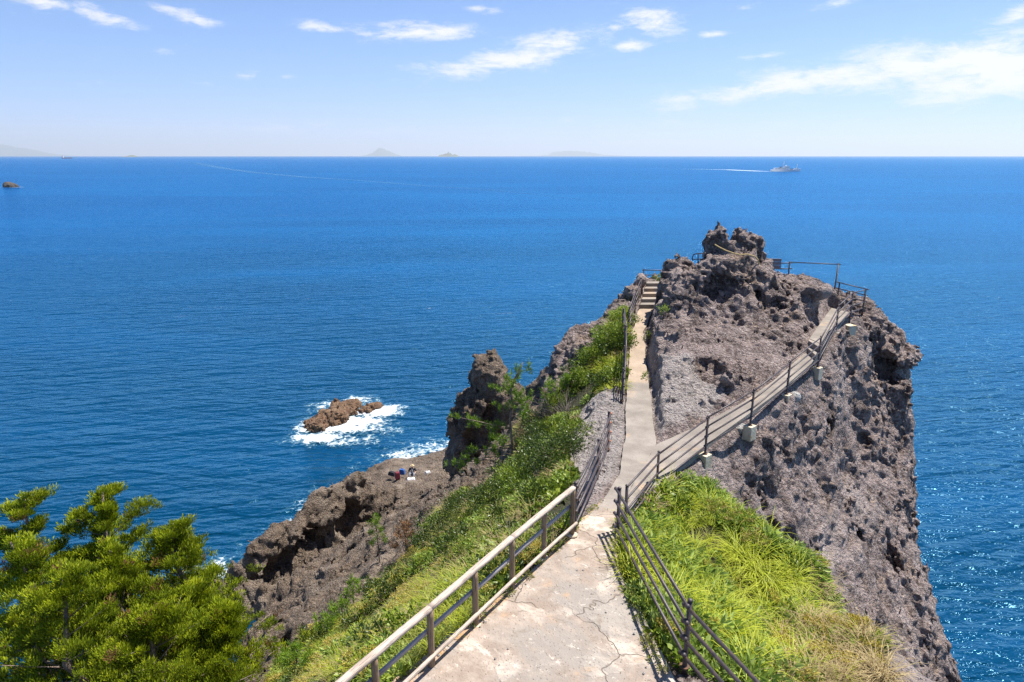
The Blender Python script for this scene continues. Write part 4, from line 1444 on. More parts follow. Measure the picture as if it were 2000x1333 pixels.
# ------------------------------------------------------------------ surf
m, nt, b = new_mat('surf_foam')
tc = nt.node('ShaderNodeTexCoord').outputs['Object']
wob = nt.vmath('ADD', tc, nt.vmath('SCALE', nt.node('ShaderNodeTexNoise', Vector=tc, Scale=0.9).outputs['Color'], 1.3))
at = nt.node('ShaderNodeAttribute')
at.attribute_name = 'foam'
n1 = nt.noise(wob, 1.1, 6, 0.7)
lace = nt.ramp(nt.voro(wob, 1.9, 'DISTANCE_TO_EDGE'), 0.0, 0.22, 0.16, -0.10)
v = nt.math('ADD', nt.math('ADD', at.outputs['Fac'], nt.math('MULTIPLY', nt.math('SUBTRACT', n1, 0.5), 2.3)), lace)
alpha = nt.ramp(v, 0.15, 1.05, 0.0, 0.95)
tr = nt.node('ShaderNodeBsdfTransparent')
nt.set(b.inputs['Base Color'], nt.mix(nt.ramp(v, 0.35, 0.85), (0.06, 0.26, 0.36), (0.60, 0.64, 0.66)))
b.inputs['Roughness'].default_value = 0.8
nt.set(b.inputs['Normal'], nt.bump(n1, 0.25))
mx = nt.node('ShaderNodeMixShader')
nt.set(mx.inputs[0], alpha)
nt.l.new(tr.outputs[0], mx.inputs[1])
nt.l.new(b.outputs[0], mx.inputs[2])
nt.l.new(mx.outputs[0], m.node_tree.nodes['Material Output'].inputs['Surface'])

xs = np.arange(-40, 8, 0.3)
ys = np.arange(24, 90, 0.3)
FX, FY = np.meshgrid(xs, ys, indexing='ij')
Hf = ground(FX, FY)
inside = (FX > GX0 + 1) & (FX < GX1 - 1) & (FY < GY1 - 1)
P3 = np.stack([FX.ravel(), FY.ravel(), np.zeros(FX.size)], 1)
bign = (vnoise(P3, 0.16, 41)).reshape(FX.shape)
shore = np.where(inside, sstep(Hf, -2.7, 0.2), 0) * (0.25 + 0.95 * sstep(bign, -0.35, 0.35))
shore = np.where((FX < -16) & (FY < 41), shore * 0.25, shore)
shore = np.where((FX > -16) & (FY < 40), 0, shore)
# surf round the reef: a bright sheet on its right and near side, thinner on the left
rf = np.zeros(FX.shape)
for (px, py, rx, ry, wgt) in [(622, 858, 3.6, 1.7, 1.05), (690, 826, 4.2, 2.0, 1.2), (738, 806, 3.4, 2.0, 1.1), (665, 838, 4.0, 1.8, 1.15), (600, 832, 1.7, 3.0, 0.8), (660, 862, 6.0, 1.6, 0.62), (700, 784, 2.6, 2.2, 0.7), (640, 795, 2.6, 2.6, 0.55), (762, 798, 2.4, 1.6, 0.8), (720, 840, 5.0, 2.0, 0.55)]:
    c = W(px, py, 28.0)
    rf = np.maximum(rf, wgt * np.clip(1.25 - np.sqrt(((FX - c[0]) / rx) ** 2 + ((FY - c[1]) / ry) ** 2), 0, 1))
FO = np.maximum(np.clip(shore, 0, 1) * np.where(FY > 54, 0.55, 0.95), rf)
ok = (FO[:-1, :-1] > 0.05) | (FO[1:, 1:] > 0.05)
ids = np.arange(FX.size).reshape(FX.shape)
q = np.stack([ids[:-1, :-1], ids[1:, :-1], ids[1:, 1:], ids[:-1, 1:]], -1)[ok]
used, inv = np.unique(q.ravel(), return_inverse=True)
V = np.stack([FX.ravel()[used], FY.ravel()[used], 0.05 + 0.16 * np.clip(FO.ravel()[used], 0, 1) * (0.6 + 0.8 * vnoise(P3[used], 0.8, 44))], 1)
me = np_mesh('sea_foam', V, inv.reshape(-1, 4), None, True)
add_attr(me, 'foam', FO.ravel()[used])
tag(link_mesh('sea_foam', me, 'surf_foam'), 'white surf round the reef rocks and along the foot of the shore', 'foam', kind='stuff')


def foam_strip(name, pts, widths, dens, label, z=0.25):
    vs, q, fo = [], [], []
    n = len(pts)
    for i, (p, w) in enumerate(zip(pts, widths)):
        p = np.asarray(p, float)
        d = np.asarray(pts[min(i + 1, n - 1)], float) - np.asarray(pts[max(i - 1, 0)], float)
        s = np.array([-d[1], d[0], 0]) / (np.linalg.norm(d) + 1e-9)
        for k in range(5):
            t = -1 + k / 2
            vs.append((p[0] + s[0] * w * t, p[1] + s[1] * w * t, z))
            fo.append(dens[i] * (1 - abs(t) ** 2 * 0.9))
    for i in range(n - 1):
        for k in range(4):
            a = i * 5 + k
            q.append((a, a + 1, a + 6, a + 5))
    me = np_mesh(name, vs, q, None, True)
    add_attr(me, 'foam', fo)
    return tag(link_mesh(name, me, 'surf_foam'), label, 'foam', kind='stuff')


w0 = W(1500, 335.5, 28)
tA = [W(1542, 335.5, 28), W(1500, 335.3, 28), W(1480, 334.8, 28), W(1455, 333.8, 28), W(1420, 332.2, 28), W(1380, 331.5, 28), W(1335, 330.8, 28), W(1290, 330.4, 28)]
foam_strip('ship_wake', tA, [4, 8, 13, 13, 14, 16, 18, 18], [1.1, 1.3, 1.35, 1.2, 0.85, 0.62, 0.45, 0.2], 'long white wake trailing behind the white patrol ship')
tB = [W(380, 318, 28), W(440, 330, 28), W(500, 338, 28), W(600, 347, 28), W(700, 353, 28), W(820, 363, 28), W(950, 371, 28), W(1050, 381, 28), W(1150, 392, 28)]
foam_strip('old_wake', tB, [40, 14, 10, 7, 5.5, 5, 4, 4, 3], [0.15, 0.3, 0.3, 0.34, 0.3, 0.28, 0.25, 0.2, 0.1], 'faint curved line of foam left across the open sea')
foam_strip('far_rock_foam', [fx + np.array([-9, -5, 0]), fx + np.array([0, -5.5, 0]), fx + np.array([9, -4, 0]), fx + np.array([14, -2, 0])], [1.0, 1.4, 2.2, 1.0], [0.6, 0.8, 1.3, 0.8], 'white surf at the foot of the lone far rock')

# ------------------------------------------------------------------ far islands
simple_mat('island_rock', (0.16, 0.15, 0.12), 0.95, nscale=0.01, col2=(0.10, 0.13, 0.08))
simple_mat('island_green', (0.05, 0.075, 0.04), 0.95, nscale=0.002, col2=(0.07, 0.09, 0.05))


def island(name, cx, base_y, dist, prof_px, depth_f, mat, seed, label):
    """profile in photo px (dx, height) seen from the walk, turned into a solid ridge at its real distance"""
    c = WY(cx, 305, dist)
    k = dist / FPX / math.cos(0)
    sc = np.linalg.norm(pix_dir(cx, 305)) * 0 + dist / (FPX * math.cos(PITCH)) * 1.0
    xs_ = np.array([p[0] for p in prof_px], float)
    hs_ = np.array([p[1] for p in prof_px], float)
    n = 70
    m_ = 18
    X = np.linspace(xs_[0], xs_[-1], n)
    Hh = np.interp(X, xs_, hs_)
    wob = vnoise(np.stack([X * 0.25, X * 0 + seed, X * 0], 1), 1.0, seed) * 0.10
    Hh = Hh * (1 + wob)
    vs = []
    wid = (xs_[-1] - xs_[0]) * depth_f
    for i in range(n):
        for j in range(m_):
            t = j / (m_ - 1) * 2 - 1
            hh = Hh[i] * max(0.0, 1 - abs(t) ** 1.4)
            hh *= 1 + 0.12 * float(vnoise(np.array([[X[i] * 0.4, t * 5, seed]]), 1.0, seed + 3)[0]) * (1 - abs(t))
            vs.append(((X[i]) * sc, t * wid * sc * 0.5, hh * sc - 1.0))
    q = []
    for i in range(n - 1):
        for j in range(m_ - 1):
            a = i * m_ + j
            q.append((a, a + m_, a + m_ + 1, a + 1))
    o = link_mesh(name, np_mesh(name, vs, q, None, True), mat)
    o.location = (c[0], dist, 0)
    tag(o, label, 'island', 'islands on the horizon')
    return o


island('island', 745, 304, 76000, [(-40, 0), (-26, 2.2), (-16, 6), (-8, 12), (-2, 15), (3, 15), (9, 11), (18, 6.5), (28, 3), (38, 0)], 0.8, 'island_green', 3, 'pale blue cone shaped island on the horizon left of centre')
island('island', 0, 304, 80000, [(-120, 0), (-60, 20), (-20, 21), (6, 20), (24, 16), (50, 13), (80, 6), (115, 0)], 0.6, 'island_green', 5, 'pale broad sloping island on the horizon at the left edge')
island('island', 1125, 304, 84000, [(-110, 0), (-50, 2), (-42, 8), (-12, 9.5), (5, 9), (30, 6), (50, 2.5), (110, 0)], 0.6, 'island_green', 6, 'very faint flat topped island on the horizon right of centre')
isl = island('island', 876, 304, 26000, [(-19, 0), (-17, 3), (-10, 4), (-4, 6), (0, 7), (4, 5.6), (8, 3.2), (10, 4.6), (14, 4), (18, 1.4), (20, 0)], 0.7, 'island_rock', 8, 'small dark rocky islet with a light tower on the horizon')
cI = origin_of(isl)
s_ = 26000 / FPX
lt = MB().path([(cI.x - 6, 25990, 6.2 * s_), (cI.x - 6, 25990, 9.0 * s_)], [16, 11], 8).build('light_tower', 'island_rock', isl)
island('island', 254, 305.5, 20000, [(-16, 0), (-12, 1.2), (-6, 1.6), (2, 3.2), (9, 2.6), (13, 1.0), (24, 0)], 0.5, 'island_rock', 9, 'low string of dark rocks on the horizon right of the red ship')

# ------------------------------------------------------------------ ships
simple_mat('ship_white', (0.74, 0.75, 0.77), 0.5)
simple_mat('ship_dark', (0.06, 0.065, 0.08), 0.5)
simple_mat('ship_red', (0.36, 0.10, 0.07), 0.6)
simple_mat('ship_glass', (0.02, 0.03, 0.05), 0.15)


def hull(L, Bm, D, sheer, mat, parent, c, z0=-1.0):
    st = 18
    vs, q = [], []
    for i in range(st + 1):
        t = i / st
        x = -L / 2 + L * t
        w = Bm / 2 * (1 - max(0, (t - 0.55) / 0.45) ** 2.2) * (0.86 + 0.14 * min(1, t / 0.15))
        top = D + sheer * max(0, (t - 0.5) / 0.5) ** 2
        wl = w * (0.85 if t < 0.9 else 0.6)
        xb = x - (L * 0.035 * max(0, (t - 0.8) / 0.2))
        for (xx, yy, zz) in ((x, -w, top), (xb, -wl, z0), (xb, wl, z0), (x, w, top)):
            vs.append((c[0] + xx, c[1] + yy, zz))
    for i in range(st):
        a = i * 4
        for k in range(3):
            q.append((a + k, a + k + 1, a + 5 + k, a + 4 + k))
        q.append((a + 3, a, a + 4, a + 7))
    q.append((0, 3, 2, 1))
    return MB().raw(vs, q).build('hull', mat, parent, False)


cs = W(1535, 335.2, 28)
ship = empty('patrol_ship', (cs[0], cs[1], 0))
tag(ship, 'white patrol ship steaming right with a long wake on the open sea', 'ship')
u = 1.0
hull(56, 9, 3.4, 1.6, 'ship_white', ship, (cs[0], cs[1]))
X0, Y0 = cs[0], cs[1]
MB().box((X0 - 9, Y0, 4.9), (13.5, 0, 0), (0, 3.6, 0), (0, 0, 1.5)).build('deckhouse', 'ship_white', ship, False)
br = MB().box((X0 + 0.5, Y0, 7.7), (5.0, 0, 0), (0, 3.4, 0), (0, 0, 1.35), 0.93).build('bridge', 'ship_white', ship, False)
for k in range(5):
    MB().box((X0 - 3.0 + k * 1.7, Y0 - 3.34, 8.1), (0.55, 0, 0), (0, 0.06, 0), (0, 0, 0.42)).build('window', 'ship_glass', br, False)
for k in range(7):
    MB().box((X0 - 19 + k * 2.6, Y0 - 3.62, 5.1), (0.6, 0, 0), (0, 0.05, 0), (0, 0, 0.5)).build('window', 'ship_glass', ship, False)
MB().box((X0 - 11, Y0, 7.4), (1.8, 0, 0), (0, 1.6, 0), (0, 0, 1.1), 0.85).build('funnel', 'ship_dark', ship, False)
ms = MB().path([(X0 - 5.6, Y0, 6.2), (X0 - 5.2, Y0, 13.0), (X0 - 5.2, Y0, 18.4)], [0.75, 0.5, 0.2], 8).build('mast', 'ship_white', ship)
MB().box((X0 - 5.2, Y0, 14.2), (1.3, 0, 0), (0, 1.6, 0), (0, 0, 0.18)).build('yard', 'ship_white', ms, False)
MB().ball((X0 - 1.0, Y0, 10.0), (1.4, 1.4, 0.9), 10, 6).build('radar_dome', 'ship_white', ship)
MB().path([(X0 + 19.0, Y0, 3.6), (X0 + 19.6, Y0, 8.0), (X0 + 19.9, Y0, 13.0)], [1.0, 0.55, 0.25], 8).build('fore_mast', 'ship_white', ship)
MB().box((X0 + 18, Y0, 4.8), (3.6, 0, 0), (0, 2.0, 0), (0, 0, 1.0), 0.8).build('winch_house', 'ship_white', ship, False)
MB().box((X0 + 9, Y0 - 0.4, 4.2), (2.4, 0, 0), (0, 2.6, 0), (0, 0, 0.6)).build('work_boat', 'ship_dark', ship, False)

cs = WY(131, 309, 8200)
ship2 = empty('cargo_ship', (cs[0], cs[1], 0))
tag(ship2, 'small red hulled cargo ship on the horizon at far left', 'ship')
hull(124, 20, 7, 3, 'ship_red', ship2, (cs[0], cs[1]))
MB().box((cs[0] - 48, cs[1], 14), (9, 0, 0), (0, 8, 0), (0, 0, 7.5)).build('bridge', 'ship_white', ship2, False)
MB().box((cs[0] - 54, cs[1], 23), (3, 0, 0), (0, 3, 0), (0, 0, 4), 0.85).build('funnel', 'ship_red', ship2, False)
for k in range(4):
    MB().box((cs[0] - 25 + k * 22, cs[1], 8.4), (8, 0, 0), (0, 7, 0), (0, 0, 1.4)).build('hatch', 'ship_red', ship2, False)

# ------------------------------------------------------------------ the visitor on the shelf
simple_mat('skin', (0.50, 0.30, 0.20), 0.6)
simple_mat('cloth_black', (0.025, 0.025, 0.03), 0.9)
simple_mat('cloth_white', (0.72, 0.72, 0.72), 0.9)
simple_mat('cloth_grey', (0.26, 0.27, 0.30), 0.9)
simple_mat('bag_blue', (0.03, 0.12, 0.40), 0.8)
simple_mat('bag_red', (0.22, 0.03, 0.045), 0.8)
simple_mat('straw', (0.55, 0.42, 0.24), 0.9)


def skin_figure(name, pts, edges, rad, mat, parent, root=0, sub=2):
    me = bpy.data.meshes.new(name)
    me.from_pydata([tuple(p) for p in pts], edges, [])
    o = bpy.data.objects.new(name, me)
    COL.objects.link(o)
    sk = o.modifiers.new('skin', 'SKIN')
    for i, v in enumerate(me.skin_vertices[0].data):
        r = rad[i]
        v.radius = (r, r) if not hasattr(r, '__len__') else r
        v.use_root = (i == root)
    sb = o.modifiers.new('sub', 'SUBSURF')
    sb.levels = sub
    sb.render_levels = sub
    bpy.context.view_layer.update()
    dg = bpy.context.evaluated_depsgraph_get()
    me2 = bpy.data.meshes.new_from_object(o.evaluated_get(dg))
    bpy.data.objects.remove(o)
    me2.materials.clear()
    me2.polygons.foreach_set('use_smooth', np.full(len(me2.polygons), True))
    return link_mesh(name, me2, mat, parent)


pc = cast(806, 931)
pz = pc[2] + 0.12
person = empty('person', (pc[0], pc[1], pz))
tag(person, 'person sitting on the flat shore shelf in a black and white top and sun hat', 'person')
# sits on the ground with bent knees, facing the walk (towards -y)
J = {'hip': (0, 0, .12), 'waist': (0, .03, .32), 'chest': (0, .02, .52), 'neck': (0, 0, .66), 'head': (0, -.02, .78), 'crown': (0, -.01, .88)}
pts = [J[k] for k in ('hip', 'waist', 'chest', 'neck', 'head', 'crown')]
edges = [(0, 1), (1, 2), (2, 3), (3, 4), (4, 5)]
rad = [.14, .125, (.17, .12), .055, .085, .06]
for s_ in (-1, 1):
    b0 = len(pts)
    pts += [(s_ * .20, .02, .57), (s_ * .30, -.06, .36), (s_ * .24, -.26, .28), (s_ * .20, -.33, .27)]
    edges += [(2, b0), (b0, b0 + 1), (b0 + 1, b0 + 2), (b0 + 2, b0 + 3)]
    rad += [.075, .055, .042, .035]
    b1 = len(pts)
    pts += [(s_ * .11, -.05, .11), (s_ * .18, -.40, .36), (s_ * .16, -.62, .06), (s_ * .16, -.76, .04)]
    edges += [(0, b1), (b1, b1 + 1), (b1 + 1, b1 + 2), (b1 + 2, b1 + 3)]
    rad += [.10, .075, .05, .04]
skin_figure('body', pts, edges, rad, 'skin', person)
skin_figure('shirt', [(0, .03, .26), (0, .03, .40), (0, .02, .55), (-.2, .02, .58), (-.31, -.06, .37), (.2, .02, .58), (.31, -.06, .37)], [(0, 1), (1, 2), (2, 3), (3, 4), (2, 5), (5, 6)], [.15, .15, (.18, .14), .09, .068, .09, .068], 'cloth_black', person)
MB().box((pc[0], pc[1] - .125, pz + .46), (.075, 0, 0), (0, .035, 0), (0, 0, .16), 0.8).build('vest', 'cloth_white', person, True, 0.015)
skin_figure('trousers', [(0, .02, .14), (-.11, -.05, .12), (-.18, -.40, .365), (-.165, -.58, .10), (.11, -.05, .12), (.18, -.40, .365), (.165, -.58, .10)], [(0, 1), (1, 2), (2, 3), (0, 4), (4, 5), (5, 6)], [.16, .115, .09, .065, .115, .09, .065], 'cloth_grey', person)
ht = MB().ball((pc[0], pc[1] - .005, pz + .90), (.10, .10, .075), 14, 6).build('hat', 'straw', person)
MB().ball((pc[0], pc[1] - .01, pz + .875), (.19, .19, .012), 18, 4).build('brim', 'straw', ht)
for s_ in (-1, 1):
    MB().ball((pc[0] + s_ * .16, pc[1] - .74, pz + .04), (.05, .11, .05), 10, 6).build('shoe', 'cloth_white', person)


def bag(name, c, size, mat, label, cat, rotz=0.0, strap=True):
    cr, sr = math.cos(rotz), math.sin(rotz)
    root = empty(name, (c[0], c[1], c[2]))
    tag(root, label, cat, 'things lying beside the visitor')
    MB().box((c[0], c[1], c[2] + size[2] / 2), (cr * size[0] / 2, sr * size[0] / 2, 0), (-sr * size[1] / 2, cr * size[1] / 2, 0), (0, 0, size[2] / 2), 0.82).build('body', mat, root, True, min(size) * 0.16)
    MB().box((c[0], c[1], c[2] + size[2] + 0.012), (cr * size[0] * .36, sr * size[0] * .36, 0), (-sr * size[1] * .36, cr * size[1] * .36, 0), (0, 0, 0.018)).build('lid', mat, root, True, 0.006)
    if strap:
        MB().path([(c[0] - cr * size[0] * .3, c[1] - sr * size[0] * .3, c[2] + size[2]), (c[0], c[1], c[2] + size[2] + .12), (c[0] + cr * size[0] * .3, c[1] + sr * size[0] * .3, c[2] + size[2])], 0.014, 6).build('strap', 'cloth_black', root)
    return root


def gz(p, dz=0.0):
    return np.array([p[0], p[1], p[2] + dz])


bag('cool_box', gz(pc + np.array([0.05, -1.15, 0]), 0.02), (0.75, 0.5, 0.36), 'cloth_white', 'white cool box just in front of the sitting person', 'cool box', 0.2)
bag('backpack', gz(pc + np.array([-1.15, -0.55, 0]), 0.08), (0.42, 0.34, 0.55), 'bag_red', 'dark red backpack left of the sitting person', 'backpack', 0.5)
bag('blue_bag', gz(pc + np.array([-0.9, 0.25, 0]), 0.08), (0.5, 0.34, 0.42), 'bag_blue', 'blue bag beside the sitting person, behind the red backpack', 'bag', -0.2)
bag('black_bag', gz(pc + np.array([-1.7, 0.1, 0]), 0.05), (0.7, 0.35, 0.3), 'cloth_black', 'black bag at the far left of the things beside the sitting person', 'bag', -0.5)
bag('white_bag', gz(pc + np.array([1.25, 0.15, 0]), 0.05), (0.45, 0.4, 0.3), 'cloth_white', 'small white bag right of the sitting person', 'bag', 0.4, True)

# ------------------------------------------------------------------ plants: building blocks (numpy)
def blades(n, L, w, spread, droop, rng, base_r=0.05, segs=4, lvar=0.4):
    az_ = rng.random(n) * 2 * math.pi
    ln = L * (1 - lvar + 2 * lvar * rng.random(n))
    lean = spread * np.sqrt(rng.random(n))
    br_ = base_r * np.sqrt(rng.random(n))
    dirx, diry = np.cos(az_), np.sin(az_)
    b0 = np.stack([br_ * np.cos(az_ + rng.normal(0, .6, n)), br_ * np.sin(az_ + rng.normal(0, .6, n)), np.zeros(n)], 1)
    V = np.zeros((n, segs + 1, 2, 3))
    T = np.zeros((n, segs + 1, 2))
    sidex, sidey = -diry, dirx
    ang_ = lean.copy()
    p = b0.copy()
    tint = rng.random(n)
    for s_ in range(segs + 1):
        t = s_ / segs
        ww = w * (1 - t ** 1.6) * 0.5 + 0.0008
        V[:, s_, 0] = p + np.stack([sidex * ww, sidey * ww, 0 * sidex], 1)
        V[:, s_, 1] = p - np.stack([sidex * ww, sidey * ww, 0 * sidex], 1)
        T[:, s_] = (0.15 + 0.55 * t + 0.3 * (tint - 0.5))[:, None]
        st = ln / segs
        p = p + np.stack([dirx * np.sin(ang_) * st, diry * np.sin(ang_) * st, np.cos(ang_) * st], 1)
        ang_ = np.minimum(ang_ + droop * (0.6 + 0.8 * rng.random(n)) / segs, 2.6)
    k = (segs + 1) * 2
    base = (np.arange(n) * k)[:, None]
    q = []
    for s_ in range(segs):
        a = s_ * 2
        q.append(np.stack([base[:, 0] + a, base[:, 0] + a + 1, base[:, 0] + a + 3, base[:, 0] + a + 2], 1))
    return V.reshape(-1, 3), np.concatenate(q), T.ravel()


def leaves(P, D, L, w, rng, tint=None, cup=0.2):
    """diamond leaves at P pointing along D"""
    n = len(P)
    D = D / (np.linalg.norm(D, axis=1, keepdims=True) + 1e-9)
    r = rng.normal(0, 1, (n, 3))
    r[:, 2] += 0.0
    S = np.cross(D, r)
    S /= (np.linalg.norm(S, axis=1, keepdims=True) + 1e-9)
    N = np.cross(S, D)
    flip = np.sign(N[:, 2:3] + 1e-6)
    N *= flip
    ln = (L * (0.6 + 0.8 * rng.random(n)))[:, None]
    ww = ln * (w / L) * 0.5
    a = P
    b_ = P + D * ln * 0.5 + S * ww + N * ln * cup * 0.3
    c = P + D * ln - N * ln * cup * 0.3
    d = P + D * ln * 0.5 - S * ww + N * ln * cup * 0.3
    V = np.stack([a, b_, c, d], 1).reshape(-1, 3)
    q = np.arange(n * 4).reshape(n, 4)
    t = rng.random(n) if tint is None else tint
    return V, q, np.repeat(t, 4)


def join(parts):
    V, Q, T, off = [], [], [], 0
    for v, q, t in parts:
        V.append(v)
        Q.append(q + off)
        T.append(t)
        off += len(v)
    return np.concatenate(V), np.concatenate(Q), np.concatenate(T)


def proto_tussock(rng, L=0.55, n=90, w=0.012, spread=0.9, droop=1.7, br_=0.08, segs=3):
    return blades(n, L, w, spread, droop, rng, br_, segs)


def proto_rosette(rng, n=60, L=0.09, w=0.04, rad=0.17, h=0.13):
    """low leafy herb: leaves on a mound"""
    a = rng.random(n) * 2 * math.pi
    u = np.sqrt(rng.random(n))
    P = np.stack([rad * u * np.cos(a), rad * u * np.sin(a), h * (1 - u ** 2) * (0.35 + 0.65 * rng.random(n))], 1)
    D = np.stack([np.cos(a) * (0.25 + u), np.sin(a) * (0.25 + u), 0.35 + 0.7 * rng.random(n)], 1) + rng.normal(0, .35, (n, 3))
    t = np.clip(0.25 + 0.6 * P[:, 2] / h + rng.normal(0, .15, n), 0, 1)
    return leaves(P, D, L, w, rng, t)


def proto_flower(rng, n_st=10, h=0.28):
    parts = [proto_rosette(rng, 36, 0.08, 0.03, 0.14, 0.14)]
    return join(parts)


def flower_heads(rng, n_st=9, h=0.26, rad=0.16, n=22):
    parts = []
    for _ in range(n_st):
        a, u = rng.random() * 6.28, math.sqrt(rng.random())
        c = np.array([rad * u * math.cos(a), rad * u * math.sin(a), h * (0.7 + 0.4 * rng.random())])
        P = c + rng.normal(0, 1, (n, 3)) * np.array([.028, .028, .010])
        D = rng.normal(0, 1, (n, 3)) * 0.6 + np.array([0, 0, .5])
        parts.append(leaves(P, D, 0.026, 0.02, rng, None))
    return join(parts)


def proto_shrub(rng, r=(0.4, 0.4, 0.3), n=420, L=0.06, w=0.032, clumps=22):
    """leafy bush: leaf clumps over and inside an uneven mound"""
    parts = []
    per = max(6, n // clumps)
    for _ in range(clumps):
        v = rng.normal(0, 1, 3)
        v /= np.linalg.norm(v)
        v[2] = abs(v[2]) * 1.0 - 0.12
        rr = 0.55 + 0.5 * rng.random()
        c = v * np.array(r) * rr + np.array([0, 0, r[2] * 0.45])
        P = c + rng.normal(0, 1, (per, 3)) * np.array(r) * 0.16
        D = v + rng.normal(0, .6, (per, 3)) + np.array([0, 0, 0.35])
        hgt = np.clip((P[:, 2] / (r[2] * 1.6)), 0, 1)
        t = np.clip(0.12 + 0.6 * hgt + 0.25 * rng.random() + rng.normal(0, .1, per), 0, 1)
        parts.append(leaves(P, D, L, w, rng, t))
    return join(parts)


def twigs_mesh(rng, n=26, h=0.5, spread=0.7, r=0.006, mb=None, c=(0, 0, 0), kinks=3):
    mb = mb or MB()
    for _ in range(n):
        a = rng.random() * 6.28
        d = np.array([math.cos(a) * spread * rng.random(), math.sin(a) * spread * rng.random(), 1.0])
        p = np.array(c, float) + np.array([rng.normal(0, .05), rng.normal(0, .05), -0.05])
        pts = [p]
        L = h * (0.5 + 0.8 * rng.random())
        for k in range(kinks):
            d = d + rng.normal(0, .28, 3)
            p = p + d / np.linalg.norm(d) * L / kinks
            pts.append(p)
        mb.path(pts, [r * (1 - 0.75 * k / kinks) for k in range(kinks + 1)], 4, cap=False)
    return mb


def scatter(name, protos, P, rng, mat, label, cat, smin=0.7, smax=1.3, slope=0.5, tvar=0.35):
    """join many placed copies into one ground cover object"""
    V, Q, T, off = [], [], [], 0
    e = 0.2
    nx = -(ground(P[:, 0] + e, P[:, 1]) - ground(P[:, 0] - e, P[:, 1])) / (2 * e)
    ny = -(ground(P[:, 0], P[:, 1] + e) - ground(P[:, 0], P[:, 1] - e)) / (2 * e)
    for i in range(len(P)):
        v, q, t = protos[rng.integers(len(protos))]
        a = rng.random() * 6.283
        s_ = smin + (smax - smin) * rng.random()
        ca, sa_ = math.cos(a) * s_, math.sin(a) * s_
        w = np.empty_like(v)
        w[:, 0] = v[:, 0] * ca - v[:, 1] * sa_
        w[:, 1] = v[:, 0] * sa_ + v[:, 1] * ca
        w[:, 2] = v[:, 2] * s_
        # lean with the slope
        n_ = np.array([nx[i] * slope, ny[i] * slope, 1.0])
        n_ /= np.linalg.norm(n_)
        M = Vector((0, 0, 1)).rotation_difference(Vector(n_)).to_matrix()
        w = w @ np.array(M).T + P[i]
        V.append(w)
        Q.append(q + off)
        T.append(np.clip(t + (rng.random() - 0.5) * 2 * tvar, 0, 1))
        off += len(v)
    me = np_mesh(name, np.concatenate(V), np.concatenate(Q), None, False)
    add_attr(me, 'tint', np.concatenate(T))
    return tag(link_mesh(name, me, mat), label, cat, kind='stuff')


def plant_mesh(name, vqt, mat, parent, off=(0, 0, 0), dt=0.0):
    v, q, t = vqt
    me = np_mesh(name, v + np.asarray(off), q, None, False)
    add_attr(me, 'tint', np.clip(t + dt, 0, 1))
    return link_mesh(name, me, mat, parent)


def pts_in_poly(poly, n, rng, keep=None):
    lo, hi = poly[:, :2].min(0), poly[:, :2].max(0)
    out = []
    tot = 0
    while tot < n:
        p = lo + (hi - lo) * rng.random((n * 2, 2))
        m_ = in_poly(p[:, 0], p[:, 1], poly)
        m_ &= gsample(RIB_DIST, p[:, 0], p[:, 1]) > 0.10
        if poly is PLF:
            m_ &= noise2(p[:, 0], p[:, 1], 0.42, 71) + 0.5 * noise2(p[:, 0], p[:, 1], 1.3, 72) < 0.42
        if keep is not None:
            m_ &= keep(p[:, 0], p[:, 1])
        out.append(p[m_])
        tot += int(m_.sum())
        if len(out) > 60:
            break
    p = np.concatenate(out)[:n]
    return np.stack([p[:, 0], p[:, 1], ground(p[:, 0], p[:, 1]) - 0.02], 1)


def poly_area(P):
    x, y = P[:, 0], P[:, 1]
    return 0.5 * abs(np.dot(x, np.roll(y, 1)) - np.dot(y, np.roll(x, 1)))


rg = np.random.default_rng(5)
PR, PLF = VEG_POLYS


def px_of(x, y):
    z = ground(x, y)
    cp, sp = math.cos(PITCH), math.sin(PITCH)
    dx, dy, dz = x, y, z - CAM_H
    dep = dy * cp - dz * sp
    up = dy * sp + dz * cp
    return 1000 + FPX * dx / dep, 666.5 - FPX * up / dep


def noise2(x, y, f, s):
    return vnoise(np.stack([x, y, np.zeros_like(x)], 1), f, s)


# --- right slope
gr_p = [proto_tussock(rg, 0.36, 34, 0.010, 0.9, 1.5, 0.07) for _ in range(5)]
gs_p = [proto_tussock(rg, 0.24, 26, 0.008, 0.8, 1.2, 0.08) for _ in range(5)]
he_p = [proto_rosette(rg, 64, 0.085, 0.03, 0.17, 0.15) for _ in range(5)]
gl_p = [proto_rosette(rg, 48, 0.10, 0.075, 0.16, 0.16) for _ in range(4)]
fh_p = [flower_heads(rg) for _ in range(4)]
ar = poly_area(PR)
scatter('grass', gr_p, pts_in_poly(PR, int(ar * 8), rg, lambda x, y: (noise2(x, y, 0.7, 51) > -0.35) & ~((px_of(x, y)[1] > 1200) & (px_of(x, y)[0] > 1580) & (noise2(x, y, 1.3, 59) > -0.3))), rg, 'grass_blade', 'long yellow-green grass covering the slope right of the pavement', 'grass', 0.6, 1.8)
scatter('leafy_herbs', he_p, pts_in_poly(PR, int(ar * 16), rg, lambda x, y: (noise2(x, y, 0.6, 52) > -0.25) & ~((px_of(x, y)[1] > 1200) & (px_of(x, y)[0] > 1590))), rg, 'pale_herb', 'low pale green herbs among the grass on the right-hand slope', 'herbs', 0.6, 2.1)
scatter('green_cover', gl_p, pts_in_poly(PR, int(ar * 9), rg, lambda x, y: (gsample(RIB_DIST, x, y) < 0.9) | (noise2(x, y, 0.9, 66) > 0.35)), rg, 'green_leaf', 'glossy green ground cover along the right edge of the pavement', 'ground cover', 0.8, 1.4)
